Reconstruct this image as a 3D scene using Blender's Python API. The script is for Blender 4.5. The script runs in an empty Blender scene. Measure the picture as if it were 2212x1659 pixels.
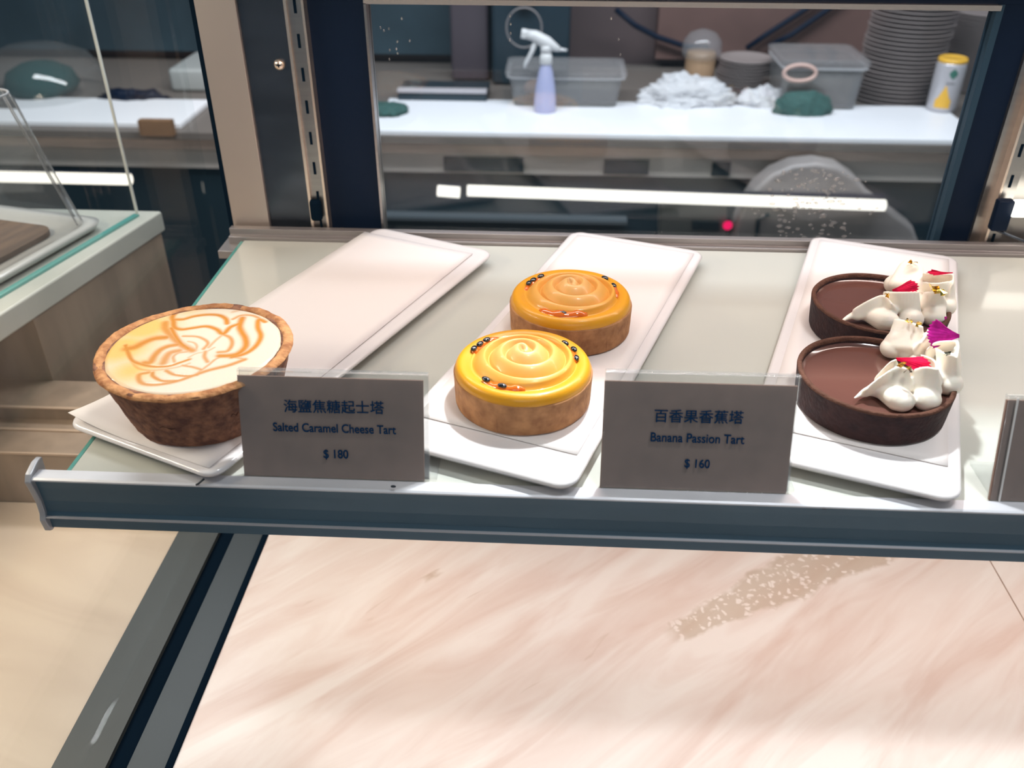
import bpy, bmesh, math, random
import numpy as np
from mathutils import Vector, Matrix, noise

random.seed(7)
S = bpy.context.scene
COL = S.collection
PI = math.pi

# ------------------------------------------------------------------ camera
W, H = 2212, 1659
FPX, PITCH, ROLL, YAW = 1915.2, 0.5710, 0.002417, -0.04876
CAM = Vector((0.0100, -0.6837, 0.31356))
fw = Vector((math.sin(YAW)*math.cos(PITCH), math.cos(YAW)*math.cos(PITCH), -math.sin(PITCH)))
rt0 = Vector((math.cos(YAW), -math.sin(YAW), 0.0))
up0 = rt0.cross(fw)
rt = math.cos(ROLL)*rt0 + math.sin(ROLL)*up0
up = -math.sin(ROLL)*rt0 + math.cos(ROLL)*up0
cam_data = bpy.data.cameras.new('camera')
cam = bpy.data.objects.new('camera', cam_data)
COL.objects.link(cam)
M3 = Matrix((rt, up, -fw)).transposed()
cam.matrix_world = Matrix.Translation(CAM) @ M3.to_4x4()
cam_data.sensor_width = 36.0
cam_data.lens = FPX/W*36.0
cam_data.clip_start = 0.01
cam_data.dof.use_dof = True
cam_data.dof.focus_distance = 0.60
cam_data.dof.aperture_fstop = 8.0
S.camera = cam

def at(px, py, z=None, y=None, x=None):
    """world point seen at a photo pixel, on a horizontal or vertical plane"""
    d = rt*((px-W/2)/FPX) + up*((H/2-py)/FPX) + fw
    if z is not None: t = (z-CAM.z)/d.z
    elif y is not None: t = (y-CAM.y)/d.y
    else: t = (x-CAM.x)/d.x
    return CAM + d*t

# ------------------------------------------------------------------ view / world / big lights
S.view_settings.view_transform = 'Standard'
S.view_settings.look = 'None'
S.view_settings.exposure = 0.0
S.view_settings.gamma = 1.0
S.view_settings.use_curve_mapping = False
wd = bpy.data.worlds.new('world'); S.world = wd; wd.use_nodes = True
wd.node_tree.nodes['Background'].inputs['Color'].default_value = (0.26, 0.40, 0.52, 1)
wd.node_tree.nodes['Background'].inputs['Strength'].default_value = 0.30

def area(name, loc, target, size, size_y, power, color, shape='RECTANGLE', spread=PI):
    l = bpy.data.lights.new(name, 'AREA'); l.shape = shape; l.size = size
    if shape == 'RECTANGLE': l.size_y = size_y
    l.energy = power; l.color = color; l.spread = spread
    o = bpy.data.objects.new(name, l); COL.objects.link(o)
    o.location = loc
    d = Vector(target)-Vector(loc)
    o.rotation_euler = d.to_track_quat('-Z', 'Y').to_euler()
    return o
D30 = math.radians(50)
# the case's own lamps: a small spot in the case roof, an LED strip under the upper shelf, one under this shelf
area('roof_spot', (0.09, -0.03, 0.50), (0.06, -0.25, 0.0), 0.035, 0, 5.3, (0.93, 0.97, 1.0), 'DISK')
area('upper_strip_light', (0.24, -0.045, 0.232), (0.24, -0.09, 0.0), 0.9, 0.02, 1.5, (1.0, 0.80, 0.73))
area('lower_strip_light', (0.30, -0.175, -0.030), (0.30, -0.185, -0.24), 1.02, 0.03, 1.35, (1.0, 0.87, 0.82))
area('neighbour_strip_light', (-0.62, -0.22, 0.30), (-0.50, -0.15, -0.24), 0.4, 0.03, 3.0, (1.0, 0.84, 0.66))
area('kitchen_ceiling_light', (0.1, 0.72, 1.15), (0.1, 1.4, -0.27), 2.4, 0.3, 54.0, (0.98, 0.97, 1.0))
area('shop_downlight', (0.45, -0.48, 1.70), (0.35, -0.35, 0.0), 0.25, 0, 1.3, (0.97, 0.98, 1.0), 'DISK', D30)
area('front_fill', (0.25, -2.4, 0.80), (0.0, 0.0, 0.0), 1.5, 0.6, 10.0, (1.0, 0.84, 0.76))  # added fill from behind the camera, lifts the dark card fronts

# ------------------------------------------------------------------ materials
MATS = {}
def mat(name, col, rough=0.5, metal=0.0, spec=0.5, noise_amt=0.0, noise_scale=60.0, bump=0.0, bump_scale=None,
        col2=None, coat=0.0, sss=0.0, emis=None, emis_s=0.0, stretch=(1, 1, 1), alpha=1.0, detail=4.0):
    if name in MATS: return MATS[name]
    m = bpy.data.materials.new(name); m.use_nodes = True; MATS[name] = m
    nt = m.node_tree; b = nt.nodes['Principled BSDF']
    b.inputs['Base Color'].default_value = (*col, 1)
    b.inputs['Roughness'].default_value = rough
    b.inputs['Metallic'].default_value = metal
    b.inputs['Specular IOR Level'].default_value = spec
    b.inputs['Coat Weight'].default_value = coat
    b.inputs['Coat Roughness'].default_value = 0.05
    if sss:
        b.inputs['Subsurface Weight'].default_value = sss
        b.inputs['Subsurface Scale'].default_value = 0.004
        b.inputs['Subsurface Radius'].default_value = (1.0, 0.6, 0.35)
    if emis:
        b.inputs['Emission Color'].default_value = (*emis, 1); b.inputs['Emission Strength'].default_value = emis_s
    if alpha < 1: b.inputs['Alpha'].default_value = alpha
    tc = nt.nodes.new('ShaderNodeTexCoord'); mp = nt.nodes.new('ShaderNodeMapping')
    mp.inputs['Scale'].default_value = stretch
    nt.links.new(tc.outputs['Object'], mp.inputs['Vector'])
    if noise_amt or col2:
        n = nt.nodes.new('ShaderNodeTexNoise'); n.inputs['Scale'].default_value = noise_scale
        n.inputs['Detail'].default_value = detail
        nt.links.new(mp.outputs[0], n.inputs['Vector'])
        r = nt.nodes.new('ShaderNodeValToRGB')
        c2 = col2 or tuple(c*(1-noise_amt) for c in col)
        r.color_ramp.elements[0].position = 0.35; r.color_ramp.elements[1].position = 0.65
        r.color_ramp.elements[0].color = (*c2, 1); r.color_ramp.elements[1].color = (*col, 1)
        nt.links.new(n.outputs['Fac'], r.inputs[0]); nt.links.new(r.outputs[0], b.inputs['Base Color'])
    if bump:
        n2 = nt.nodes.new('ShaderNodeTexNoise'); n2.inputs['Scale'].default_value = bump_scale or noise_scale
        n2.inputs['Detail'].default_value = 5
        nt.links.new(mp.outputs[0], n2.inputs['Vector'])
        bp = nt.nodes.new('ShaderNodeBump'); bp.inputs['Strength'].default_value = bump; bp.inputs['Distance'].default_value = 0.002
        nt.links.new(n2.outputs['Fac'], bp.inputs['Height']); nt.links.new(bp.outputs[0], b.inputs['Normal'])
    return m

def glass_mat(name, tint=(0.97, 0.99, 0.985), refl=1.0, rough=0.0, haze=0.0, haze_col=(0.8, 0.85, 0.88)):
    """thin clear pane: tinted see-through plus a Fresnel reflection"""
    if name in MATS: return MATS[name]
    m = bpy.data.materials.new(name); m.use_nodes = True; MATS[name] = m
    nt = m.node_tree; nt.nodes.remove(nt.nodes['Principled BSDF']); out = nt.nodes['Material Output']
    tr = nt.nodes.new('ShaderNodeBsdfTransparent'); tr.inputs[0].default_value = (*tint, 1)
    gl = nt.nodes.new('ShaderNodeBsdfGlossy'); gl.inputs['Roughness'].default_value = rough
    ge = nt.nodes.new('ShaderNodeNewGeometry'); dt = nt.nodes.new('ShaderNodeVectorMath'); dt.operation = 'DOT_PRODUCT'
    nt.links.new(ge.outputs['Normal'], dt.inputs[0]); nt.links.new(ge.outputs['Incoming'], dt.inputs[1])
    def mth(op, a, b):
        q = nt.nodes.new('ShaderNodeMath'); q.operation = op; q.use_clamp = (op == 'SUBTRACT')
        for i, x in enumerate((a, b)):
            if isinstance(x, (int, float)): q.inputs[i].default_value = x
            elif x is not None: nt.links.new(x, q.inputs[i])
        return q.outputs[0]
    c_ = mth('SUBTRACT', 1.0, mth('ABSOLUTE', dt.outputs['Value'], None))
    sch = mth('ADD', mth('MULTIPLY', mth('POWER', c_, 5.0), 0.96), 0.04)
    mu = nt.nodes.new('ShaderNodeMath'); mu.operation = 'MULTIPLY'; mu.use_clamp = True; mu.inputs[1].default_value = refl
    nt.links.new(sch, mu.inputs[0])
    mx = nt.nodes.new('ShaderNodeMixShader'); nt.links.new(mu.outputs[0], mx.inputs[0])
    nt.links.new(tr.outputs[0], mx.inputs[1]); nt.links.new(gl.outputs[0], mx.inputs[2])
    last = mx
    if haze:
        df = nt.nodes.new('ShaderNodeBsdfDiffuse'); df.inputs[0].default_value = (*haze_col, 1)
        m2 = nt.nodes.new('ShaderNodeMixShader'); m2.inputs[0].default_value = haze
        nt.links.new(mx.outputs[0], m2.inputs[1]); nt.links.new(df.outputs[0], m2.inputs[2]); last = m2
    nt.links.new(last.outputs[0], out.inputs[0])
    return m

def emit(name, col, s):
    m = bpy.data.materials.new(name); m.use_nodes = True
    nt = m.node_tree; nt.nodes.remove(nt.nodes['Principled BSDF'])
    e = nt.nodes.new('ShaderNodeEmission'); e.inputs[0].default_value = (*col, 1); e.inputs[1].default_value = s
    nt.links.new(e.outputs[0], nt.nodes['Material Output'].inputs[0]); MATS[name] = m
    return m

def marble(name, base, vein, dark, scale=1.0, rot=0.6, band=None, contrast=1.0):
    m = bpy.data.materials.new(name); m.use_nodes = True; MATS[name] = m
    nt = m.node_tree; N = nt.nodes; L = nt.links; b = N['Principled BSDF']
    b.inputs['Roughness'].default_value = 0.28
    g = N.new('ShaderNodeNewGeometry')
    mp = N.new('ShaderNodeMapping'); mp.inputs['Rotation'].default_value = (0, 0, rot); mp.inputs['Scale'].default_value = (1, 1, 1)
    L.new(g.outputs['Position'], mp.inputs[0])
    sc = N.new('ShaderNodeMapping'); sc.inputs['Scale'].default_value = (2.6*scale, 14*scale, 8*scale)
    L.new(mp.outputs[0], sc.inputs[0])
    n1 = N.new('ShaderNodeTexNoise'); n1.inputs['Scale'].default_value = 1.6; n1.inputs['Detail'].default_value = 7; n1.inputs['Distortion'].default_value = 0.9
    n1.inputs['Roughness'].default_value = 0.55
    L.new(sc.outputs[0], n1.inputs['Vector'])
    r1 = N.new('ShaderNodeValToRGB'); e = r1.color_ramp.elements
    e[0].position = 0.30; e[0].color = (*vein, 1); e[1].position = 0.62; e[1].color = (*base, 1)
    L.new(n1.outputs['Fac'], r1.inputs[0])
    n2 = N.new('ShaderNodeTexNoise'); n2.inputs['Scale'].default_value = 3.0; n2.inputs['Detail'].default_value = 8; n2.inputs['Distortion'].default_value = 1.6
    L.new(sc.outputs[0], n2.inputs['Vector'])
    r2 = N.new('ShaderNodeValToRGB'); e = r2.color_ramp.elements
    e[0].position = 0.68; e[0].color = (0, 0, 0, 1); e[1].position = 0.80; e[1].color = (0.75*contrast,)*3+(1,)
    L.new(n2.outputs['Fac'], r2.inputs[0])
    mx = N.new('ShaderNodeMix'); mx.data_type = 'RGBA'
    L.new(r2.outputs[0], mx.inputs[0]); L.new(r1.outputs[0], mx.inputs[6]); mx.inputs[7].default_value = (*dark, 1)
    last = mx.outputs[2]
    if band:
        (x0, y0), (x1, y1), wid = band
        a = math.atan2(y1-y0, x1-x0); ln = math.hypot(x1-x0, y1-y0)
        sb = N.new('ShaderNodeVectorMath'); sb.operation = 'SUBTRACT'; sb.inputs[1].default_value = (x0, y0, 0)
        L.new(g.outputs['Position'], sb.inputs[0])
        nz = N.new('ShaderNodeTexNoise'); nz.inputs['Scale'].default_value = 45; nz.inputs['Detail'].default_value = 4
        L.new(g.outputs['Position'], nz.inputs['Vector'])
        rr = N.new('ShaderNodeVectorRotate'); rr.rotation_type = 'Z_AXIS'; rr.inputs['Angle'].default_value = -a
        L.new(sb.outputs[0], rr.inputs['Vector'])
        sp = N.new('ShaderNodeSeparateXYZ'); L.new(rr.outputs[0], sp.inputs[0])
        def M(op, *v, clamp=False):
            q = N.new('ShaderNodeMath'); q.operation = op; q.use_clamp = clamp
            for i, x in enumerate(v):
                if isinstance(x, (int, float)): q.inputs[i].default_value = x
                else: L.new(x, q.inputs[i])
            return q.outputs[0]
        nn = M('MULTIPLY', M('SUBTRACT', nz.outputs['Fac'], 0.5), 0.022)
        v = M('ABSOLUTE', M('ADD', sp.outputs['Y'], nn))
        u = M('DIVIDE', sp.outputs['X'], ln)
        half = M('MULTIPLY', M('ADD', M('MULTIPLY', u, 0.7), 0.3), wid)
        f = M('DIVIDE', M('SUBTRACT', half, v), 0.004, clamp=True)
        f = M('MULTIPLY', f, M('MULTIPLY', M('ADD', u, 0.03), 14.0, clamp=True))
        vo = N.new('ShaderNodeTexVoronoi'); vo.inputs['Scale'].default_value = 150
        nd = N.new('ShaderNodeTexNoise'); nd.inputs['Scale'].default_value = 120; L.new(g.outputs['Position'], nd.inputs['Vector'])
        ad = N.new('ShaderNodeVectorMath'); ad.operation = 'MULTIPLY_ADD'; ad.inputs[1].default_value = (0.012,)*3
        L.new(nd.outputs['Color'], ad.inputs[0]); L.new(rr.outputs[0], ad.inputs[2]); L.new(ad.outputs[0], vo.inputs['Vector'])
        rv = N.new('ShaderNodeValToRGB'); e = rv.color_ramp.elements
        e[0].position = 0.22; e[0].color = (*base, 1); e[1].position = 0.42; e[1].color = (dark[0]*0.92, dark[1]*0.95, dark[2]*0.9, 1)
        L.new(vo.outputs['Distance'], rv.inputs[0])
        m3 = N.new('ShaderNodeMix'); m3.data_type = 'RGBA'
        L.new(M('MULTIPLY', f, 0.6), m3.inputs[0]); L.new(last, m3.inputs[6]); L.new(rv.outputs[0], m3.inputs[7]); last = m3.outputs[2]
    L.new(last, b.inputs['Base Color'])
    return m

def attr_mat(name, attr='tint', rough=0.4, coat=0.0, sss=0.0, bump=0.0, bump_scale=400):
    m = bpy.data.materials.new(name); m.use_nodes = True; MATS[name] = m
    nt = m.node_tree; b = nt.nodes['Principled BSDF']
    a = nt.nodes.new('ShaderNodeAttribute'); a.attribute_name = attr
    nt.links.new(a.outputs['Color'], b.inputs['Base Color'])
    b.inputs['Roughness'].default_value = rough; b.inputs['Coat Weight'].default_value = coat; b.inputs['Coat Roughness'].default_value = 0.08
    if sss:
        b.inputs['Subsurface Weight'].default_value = sss; b.inputs['Subsurface Scale'].default_value = 0.003
    if bump:
        tc = nt.nodes.new('ShaderNodeTexCoord'); n2 = nt.nodes.new('ShaderNodeTexNoise'); n2.inputs['Scale'].default_value = bump_scale
        nt.links.new(tc.outputs['Object'], n2.inputs['Vector'])
        bp = nt.nodes.new('ShaderNodeBump'); bp.inputs['Strength'].default_value = bump; bp.inputs['Distance'].default_value = 0.001
        nt.links.new(n2.outputs['Fac'], bp.inputs['Height']); nt.links.new(bp.outputs[0], b.inputs['Normal'])
    return m

# ------------------------------------------------------------------ mesh helpers
class MB:
    def __init__(s): s.v = []; s.f = []
    def add(s, vs, fs):
        o = len(s.v); s.v += [tuple(v) for v in vs]; s.f += [tuple(i+o for i in f) for f in fs]; return s
    def box(s, x0, x1, y0, y1, z0, z1):
        return s.add([(x0,y0,z0),(x1,y0,z0),(x1,y1,z0),(x0,y1,z0),(x0,y0,z1),(x1,y0,z1),(x1,y1,z1),(x0,y1,z1)],
                     [(0,3,2,1),(4,5,6,7),(0,1,5,4),(1,2,6,5),(2,3,7,6),(3,0,4,7)])
    def prism(s, pts, z0, z1):
        n = len(pts)
        return s.add([(x,y,z0) for x,y in pts]+[(x,y,z1) for x,y in pts],
                     [tuple(range(n-1,-1,-1)), tuple(range(n,2*n))]+[(i,(i+1)%n,n+(i+1)%n,n+i) for i in range(n)])
    def xprism(s, prof, x0, x1):
        """profile in (y,z) extruded along x"""
        n = len(prof)
        return s.add([(x0,y,z) for y,z in prof]+[(x1,y,z) for y,z in prof],
                     [tuple(range(n)), tuple(range(2*n-1,n-1,-1))]+[(i,n+i,n+(i+1)%n,(i+1)%n) for i in range(n)])
    def lathe(s, prof, n=48, c=(0,0,0), closed=True):
        """profile (r,z) around z; r=0 ends are capped by tiny rings"""
        vs = []; fs = []; m = len(prof)
        for r, z in prof:
            for k in range(n):
                a = 2*PI*k/n; vs.append((c[0]+r*math.cos(a), c[1]+r*math.sin(a), c[2]+z))
        for i in range(m-1):
            for k in range(n):
                fs.append((i*n+k, i*n+(k+1)%n, (i+1)*n+(k+1)%n, (i+1)*n+k))
        if closed:
            fs.append(tuple(range(n-1,-1,-1))); fs.append(tuple(range((m-1)*n, m*n)))
        return s.add(vs, fs)
    def tube(s, pts, r, n=10, cap=True):
        pts = [Vector(p) for p in pts]; rs = r if isinstance(r, (list, tuple)) else [r]*len(pts)
        vs = []; fs = []; prev = None
        for i, p in enumerate(pts):
            t = (pts[min(i+1,len(pts)-1)]-pts[max(i-1,0)]).normalized()
            a = prev if prev else (Vector((0,0,1)) if abs(t.z) < .9 else Vector((1,0,0)))
            u = (a - t*a.dot(t)).normalized(); w = t.cross(u); prev = u
            for k in range(n):
                q = 2*PI*k/n; vs.append(p + (u*math.cos(q)+w*math.sin(q))*rs[i])
        for i in range(len(pts)-1):
            for k in range(n): fs.append((i*n+k, i*n+(k+1)%n, (i+1)*n+(k+1)%n, (i+1)*n+k))
        if cap:
            fs.append(tuple(range(n-1,-1,-1))); fs.append(tuple(range((len(pts)-1)*n, len(pts)*n)))
        return s.add(vs, fs)
    def ell(s, c, r, n=16, m=10, R=None):
        vs = []; fs = []
        for i in range(m+1):
            ph = PI*i/m
            for k in range(n):
                a = 2*PI*k/n
                p = Vector((r[0]*math.sin(ph)*math.cos(a), r[1]*math.sin(ph)*math.sin(a), r[2]*math.cos(ph)))
                if R: p = R @ p
                vs.append(p+Vector(c))
        for i in range(m):
            for k in range(n): fs.append((i*n+k, (i+1)*n+k, (i+1)*n+(k+1)%n, i*n+(k+1)%n))
        return s.add(vs, fs)
    def build(s, name, m, parent=None, smooth=False, bevel=0.0, seg=2, loc=None):
        me = bpy.data.meshes.new(name); me.from_pydata(s.v, [], s.f); me.validate()
        bm = bmesh.new(); bm.from_mesh(me); bmesh.ops.remove_doubles(bm, verts=bm.verts, dist=1e-7)
        bmesh.ops.recalc_face_normals(bm, faces=bm.faces); bm.to_mesh(me); bm.free()
        o = bpy.data.objects.new(name, me); COL.objects.link(o)
        me.materials.append(MATS[m] if isinstance(m, str) else m)
        if smooth: me.polygons.foreach_set('use_smooth', [True]*len(me.polygons))
        if bevel:
            md = o.modifiers.new('bevel', 'BEVEL'); md.width = bevel; md.segments = seg; md.limit_method = 'ANGLE'; md.angle_limit = 0.6
            me.polygons.foreach_set('use_smooth', [True]*len(me.polygons))
            wn = o.modifiers.new('wn', 'WEIGHTED_NORMAL')
        if loc: o.location = loc
        if parent: o.parent = parent
        return o

def tag(o, label, cat, group=None, kind=None):
    o['label'] = label
    if cat: o['category'] = cat
    if group: o['group'] = group
    if kind: o['kind'] = kind
    return o
def struct(o, label=None):
    o['kind'] = 'structure'
    if label: o['label'] = label
    return o
def empty(name, loc, label, cat, group=None, rz=0):
    o = bpy.data.objects.new(name, None); COL.objects.link(o); o.location = loc; o.rotation_euler = (0,0,rz)
    o.empty_display_size = 0.02
    return tag(o, label, cat, group)
def copy_tree(o, parent=None):
    c = o.copy(); COL.objects.link(c); c.parent = parent
    for ch in [x for x in bpy.data.objects if x.parent == o]: copy_tree(ch, c)
    return c
def grid_mesh(name, P, m, parent=None, wrap=True, colors=None, cap=False, thick=0):
    """P: (rows, cols, 3) array; wraps round the columns"""
    R_, C_ = P.shape[:2]
    me = bpy.data.meshes.new(name)
    idx = np.arange(R_*C_).reshape(R_, C_)
    if wrap:
        a = idx[:-1]; b = idx[1:]; f = np.stack([a, np.roll(a,-1,1), np.roll(b,-1,1), b], -1).reshape(-1,4)
    else:
        a = idx[:-1,:-1]; f = np.stack([a, idx[:-1,1:], idx[1:,1:], idx[1:,:-1]], -1).reshape(-1,4)
    me.from_pydata(P.reshape(-1,3).tolist(), [], f.tolist())
    me.update()
    if colors is not None:
        ca = me.color_attributes.new('tint', 'FLOAT_COLOR', 'POINT')
        c4 = np.concatenate([colors.reshape(-1,3), np.ones((R_*C_,1))], 1)
        ca.data.foreach_set('color', c4.ravel().astype(np.float32))
    me.polygons.foreach_set('use_smooth', [True]*len(me.polygons))
    me.materials.append(MATS[m] if isinstance(m, str) else m)
    o = bpy.data.objects.new(name, me); COL.objects.link(o)
    if parent: o.parent = parent
    return o
def text_mesh(name, body, size, center, m, parent, bold=0.0, width=None, cjk=False):
    """flat lettering standing in an x-z plane, centred on a point"""
    cu = bpy.data.curves.new(name, 'FONT'); cu.body = body; cu.size = size; cu.align_x = 'CENTER'; cu.align_y = 'CENTER'
    cu.offset = bold; cu.extrude = 0.00008
    t = bpy.data.objects.new(name, cu); COL.objects.link(t)
    dg = bpy.context.evaluated_depsgraph_get()
    me = bpy.data.meshes.new_from_object(t.evaluated_get(dg))
    bpy.data.objects.remove(t, do_unlink=True)
    xs = [v.co.x for v in me.vertices]; ys = [v.co.y for v in me.vertices]
    cx, cy = (max(xs)+min(xs))/2, (max(ys)+min(ys))/2; k = width/(max(xs)-min(xs)) if width else 1
    for v in me.vertices:
        x, y, z = v.co; v.co = ((x-cx)*k, -z, (y-cy)*k)
    me.materials.clear(); me.materials.append(MATS[m])
    o = bpy.data.objects.new(name, me); COL.objects.link(o); o.parent = parent; o.location = center
    return o

# ------------------------------------------------------------------ palette
mat('steel_warm', (0.58, 0.49, 0.43), 0.36, 0.7, noise_amt=0.05, noise_scale=6)
mat('steel', (0.42, 0.40, 0.38), 0.28, 0.95, noise_amt=0.1, noise_scale=20, stretch=(1,1,10))
mat('steel_bright', (0.92, 0.75, 0.62), 0.25, 0.9)
mat('steel_dark', (0.10, 0.115, 0.14), 0.22, 0.8, noise_amt=0.3, noise_scale=12, stretch=(1,1,4))
mat('black_frame', (0.004, 0.010, 0.026), 0.35, spec=0.12)
mat('navy_frame', (0.02, 0.045, 0.07), 0.35, spec=0.2)
mat('rail_face', (0.060, 0.115, 0.160), 0.42, 0.25, noise_amt=0.12, noise_scale=8, stretch=(1,1,3))
mat('rail_metal', (0.66, 0.66, 0.69), 0.42, 0.3, noise_amt=0.08, noise_scale=120, stretch=(0.2,1,1))
mat('rail_cap', (0.34, 0.34, 0.36), 0.4, 0.3)
mat('back_rail', (0.34, 0.31, 0.30), 0.35, 0.6)
mat('frosted', (0.54, 0.545, 0.49), 0.16, coat=0.2)
mat('frosted_under', (0.60, 0.63, 0.58), 0.5)
mat('glass_edge', (0.10, 0.33, 0.29), 0.1, coat=0.5)
mat('glass_bright_edge', (0.75, 0.74, 0.68), 0.15)
mat('porcelain', (0.76, 0.72, 0.71), 0.22, coat=0.35)
mat('paper', (0.77, 0.715, 0.69), 0.75)
mat('card', (0.265, 0.165, 0.128), 0.7, spec=0.2, noise_amt=0.22, noise_scale=40, detail=6)
mat('ink', (0.004, 0.030, 0.085), 0.8, spec=0.05)
mat('dark_dot', (0.01, 0.02, 0.03), 0.5)
mat('gasket', (0.003, 0.009, 0.018), 0.8, spec=0.0)
mat('channel', (0.035, 0.045, 0.05), 0.4, 0.1)
mat('channel_b', (0.055, 0.062, 0.058), 0.4, 0.1, noise_amt=0.3, noise_scale=6)
mat('brown_stone', (0.29, 0.215, 0.155), 0.4, noise_amt=0.25, noise_scale=9, stretch=(4,4,0.6), detail=6)
mat('brown_edge', (0.38, 0.28, 0.20), 0.35)
mat('slab_stone', (0.50, 0.50, 0.44), 0.35, col2=(0.40, 0.41, 0.36), noise_scale=8, detail=7)
marble('deck_marble', (0.82, 0.745, 0.69), (0.68, 0.53, 0.46), (0.50, 0.36, 0.26), 1.35, -0.75,
       band=((at(1455, 1372, z=-0.24).x, at(1455, 1372, z=-0.24).y), (at(1800, 1200, z=-0.24).x+0.06, at(1800, 1200, z=-0.24).y+0.04), 0.034))
marble('beige_marble', (0.60, 0.49, 0.375), (0.53, 0.42, 0.32), (0.48, 0.36, 0.26), 1.0, 0.3, contrast=0.6)
mat('grout', (0.30, 0.19, 0.13), 0.8)
glass_mat('pane', (0.98, 0.99, 0.99), 0.30)
glass_mat('pane_tinted', (0.90, 0.93, 0.95), 0.8)
glass_mat('acrylic', (0.97, 0.975, 0.97), 1.0, 0.02, 0.06, (0.9, 0.9, 0.9))
glass_mat('cloudy_plastic', (0.86, 0.88, 0.88), 1.0, 0.12, 0.12, (0.62, 0.60, 0.60))
glass_mat('lid_plastic', (0.9, 0.9, 0.9), 1.0, 0.1, 0.14, (0.68, 0.66, 0.66))
glass_mat('cloudy_rim', (0.9, 0.9, 0.9), 1.0, 0.1, 0.55, (0.70, 0.69, 0.70))
glass_mat('bag_plastic', (0.93, 0.94, 0.95), 1.6, 0.08, 0.55, (0.90, 0.90, 0.92))
glass_mat('cover_plastic', (0.985, 0.99, 0.99), 1.3, 0.02, 0.05, (0.8, 0.82, 0.82))

# ================================================================== the setting
flo = struct(MB().box(-3.5, 3.5, -3, 2.2, -1.30, -1.25).build('floor', mat('floor_tile', (0.16, 0.13, 0.11), 0.4, noise_amt=0.2, noise_scale=3)))
WY = 1.95
struct(MB().box(-3.0, 3.0, WY, WY+0.08, -1.25, 1.6).build('wall_back', mat('wall_tile', (0.12, 0.085, 0.085), 0.5, noise_amt=0.25, noise_scale=1.6)))

# marble deck of the case: two slabs with a joint
DZ = -0.24
JX = 0.404
for x0, x1, lab in ((-0.241, JX-0.0006, 'wide pinkish white veined marble slab under the glass shelf, left of the joint'),
                    (JX+0.0006, 0.95, 'pinkish marble slab at the right end of the deck, right of the diagonal joint line')):
    o = MB().box(x0, x1, -0.56, 0.10, DZ-0.02, DZ).build('marble_slab', 'deck_marble')
    tag(o, lab, 'marble slab', 'marble slabs of the case floor')
MBg = MB().box(-0.24, 0.95, -0.56, 0.10, DZ-0.03, DZ-0.0202).build('trim_1', 'grout'); struct(MBg)
MB().box(JX-0.0006, JX+0.0006, -0.56, 0.10, DZ-0.0202, DZ-0.0004).build('joint_line', 'grout', MBg)

# ================================================================== display case frame
case = empty('display_case', (0, 0.07, DZ), 'steel and glass bakery display case around the glass shelf', 'display case')
def cbox(name, m, x0, x1, y0, y1, z0, z1, bevel=0.0, parent=case, label=None):
    b = MB().box(x0, x1, y0-0.07, y1-0.07, z0-DZ, z1-DZ).build(name, m, parent, bevel=bevel)
    if parent is not case:
        b.matrix_parent_inverse = Matrix()
        # children of a part share the case's origin
    if label: b['label'] = label
    return b
ZT = 0.30
# left rear post: a warm flat steel face, a dark mirror-like panel, a slotted strip, a black frame
post = cbox('corner_post', 'steel_warm', -0.2845, -0.2505, 0.070, 0.105, DZ, ZT, 0.0008)
cbox('post_edge', 'gasket', -0.2885, -0.2845, 0.071, 0.10, DZ, ZT)
inner = cbox('inner_panel', 'steel_dark', -0.2505, -0.2105, 0.074, 0.09, DZ, ZT)
cbox('bright_trim', 'steel_bright', -0.2105, -0.2082, 0.0665, 0.09, DZ, ZT)
def slotted(name, x0, x1, zs, bright_left):
    prt = cbox(name, 'steel', x0, x1, 0.070, 0.076, DZ, ZT)
    for z in zs:
        c = cbox('slot', 'gasket', (x0+x1)/2-0.0011, (x0+x1)/2+0.0011, 0.0694, 0.0706, z-0.0055, z+0.0055, parent=prt)
    return prt
zs = [0.1302-0.0268*k for k in range(-2, 8)]
slotted('slotted_strip', -0.2082, -0.1962, zs, True)
cbox('bright_trim', 'steel_bright', -0.1962, -0.1942, 0.0665, 0.09, DZ, ZT)
sc_ = cbox('screw', 'steel_bright', 0, 0, 0, 0, 0, 0) if False else None
sp = at(603, 140, y=0.072)
s_ = MB(); s_.lathe([(0.0004, 0.0022), (0.0030, 0.0018), (0.0046, 0.0002), (0.0046, -0.002)], 24)
scr = s_.build('screw', 'steel_bright', case, smooth=True); scr.rotation_euler = (PI/2, 0, 0); scr.location = (sp.x, 0.072-0.07, sp.z-DZ)
scr['label'] = 'small domed screw on the dark panel'
slot_ = MB().box(-0.0018, 0.0018, -0.0005, 0.0005, 0.0018, 0.0024).box(-0.0005, 0.0005, -0.0018, 0.0018, 0.0018, 0.0024).build('cross_slot', 'gasket', scr)
for px, py, r in ((648, 503, 0.0062), (684, 452, 0.0052)):
    p = at(px, py, y=0.068)
    b = MB().box(-r, r, -0.004, 0.004, -r*(1.0 if px < 660 else 1.9), r*(1.0 if px < 660 else 1.9)).build('rubber_clip', 'gasket', case, bevel=0.003, seg=3)
    b.location = (p.x, 0.066-0.07, p.z-DZ)
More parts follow.
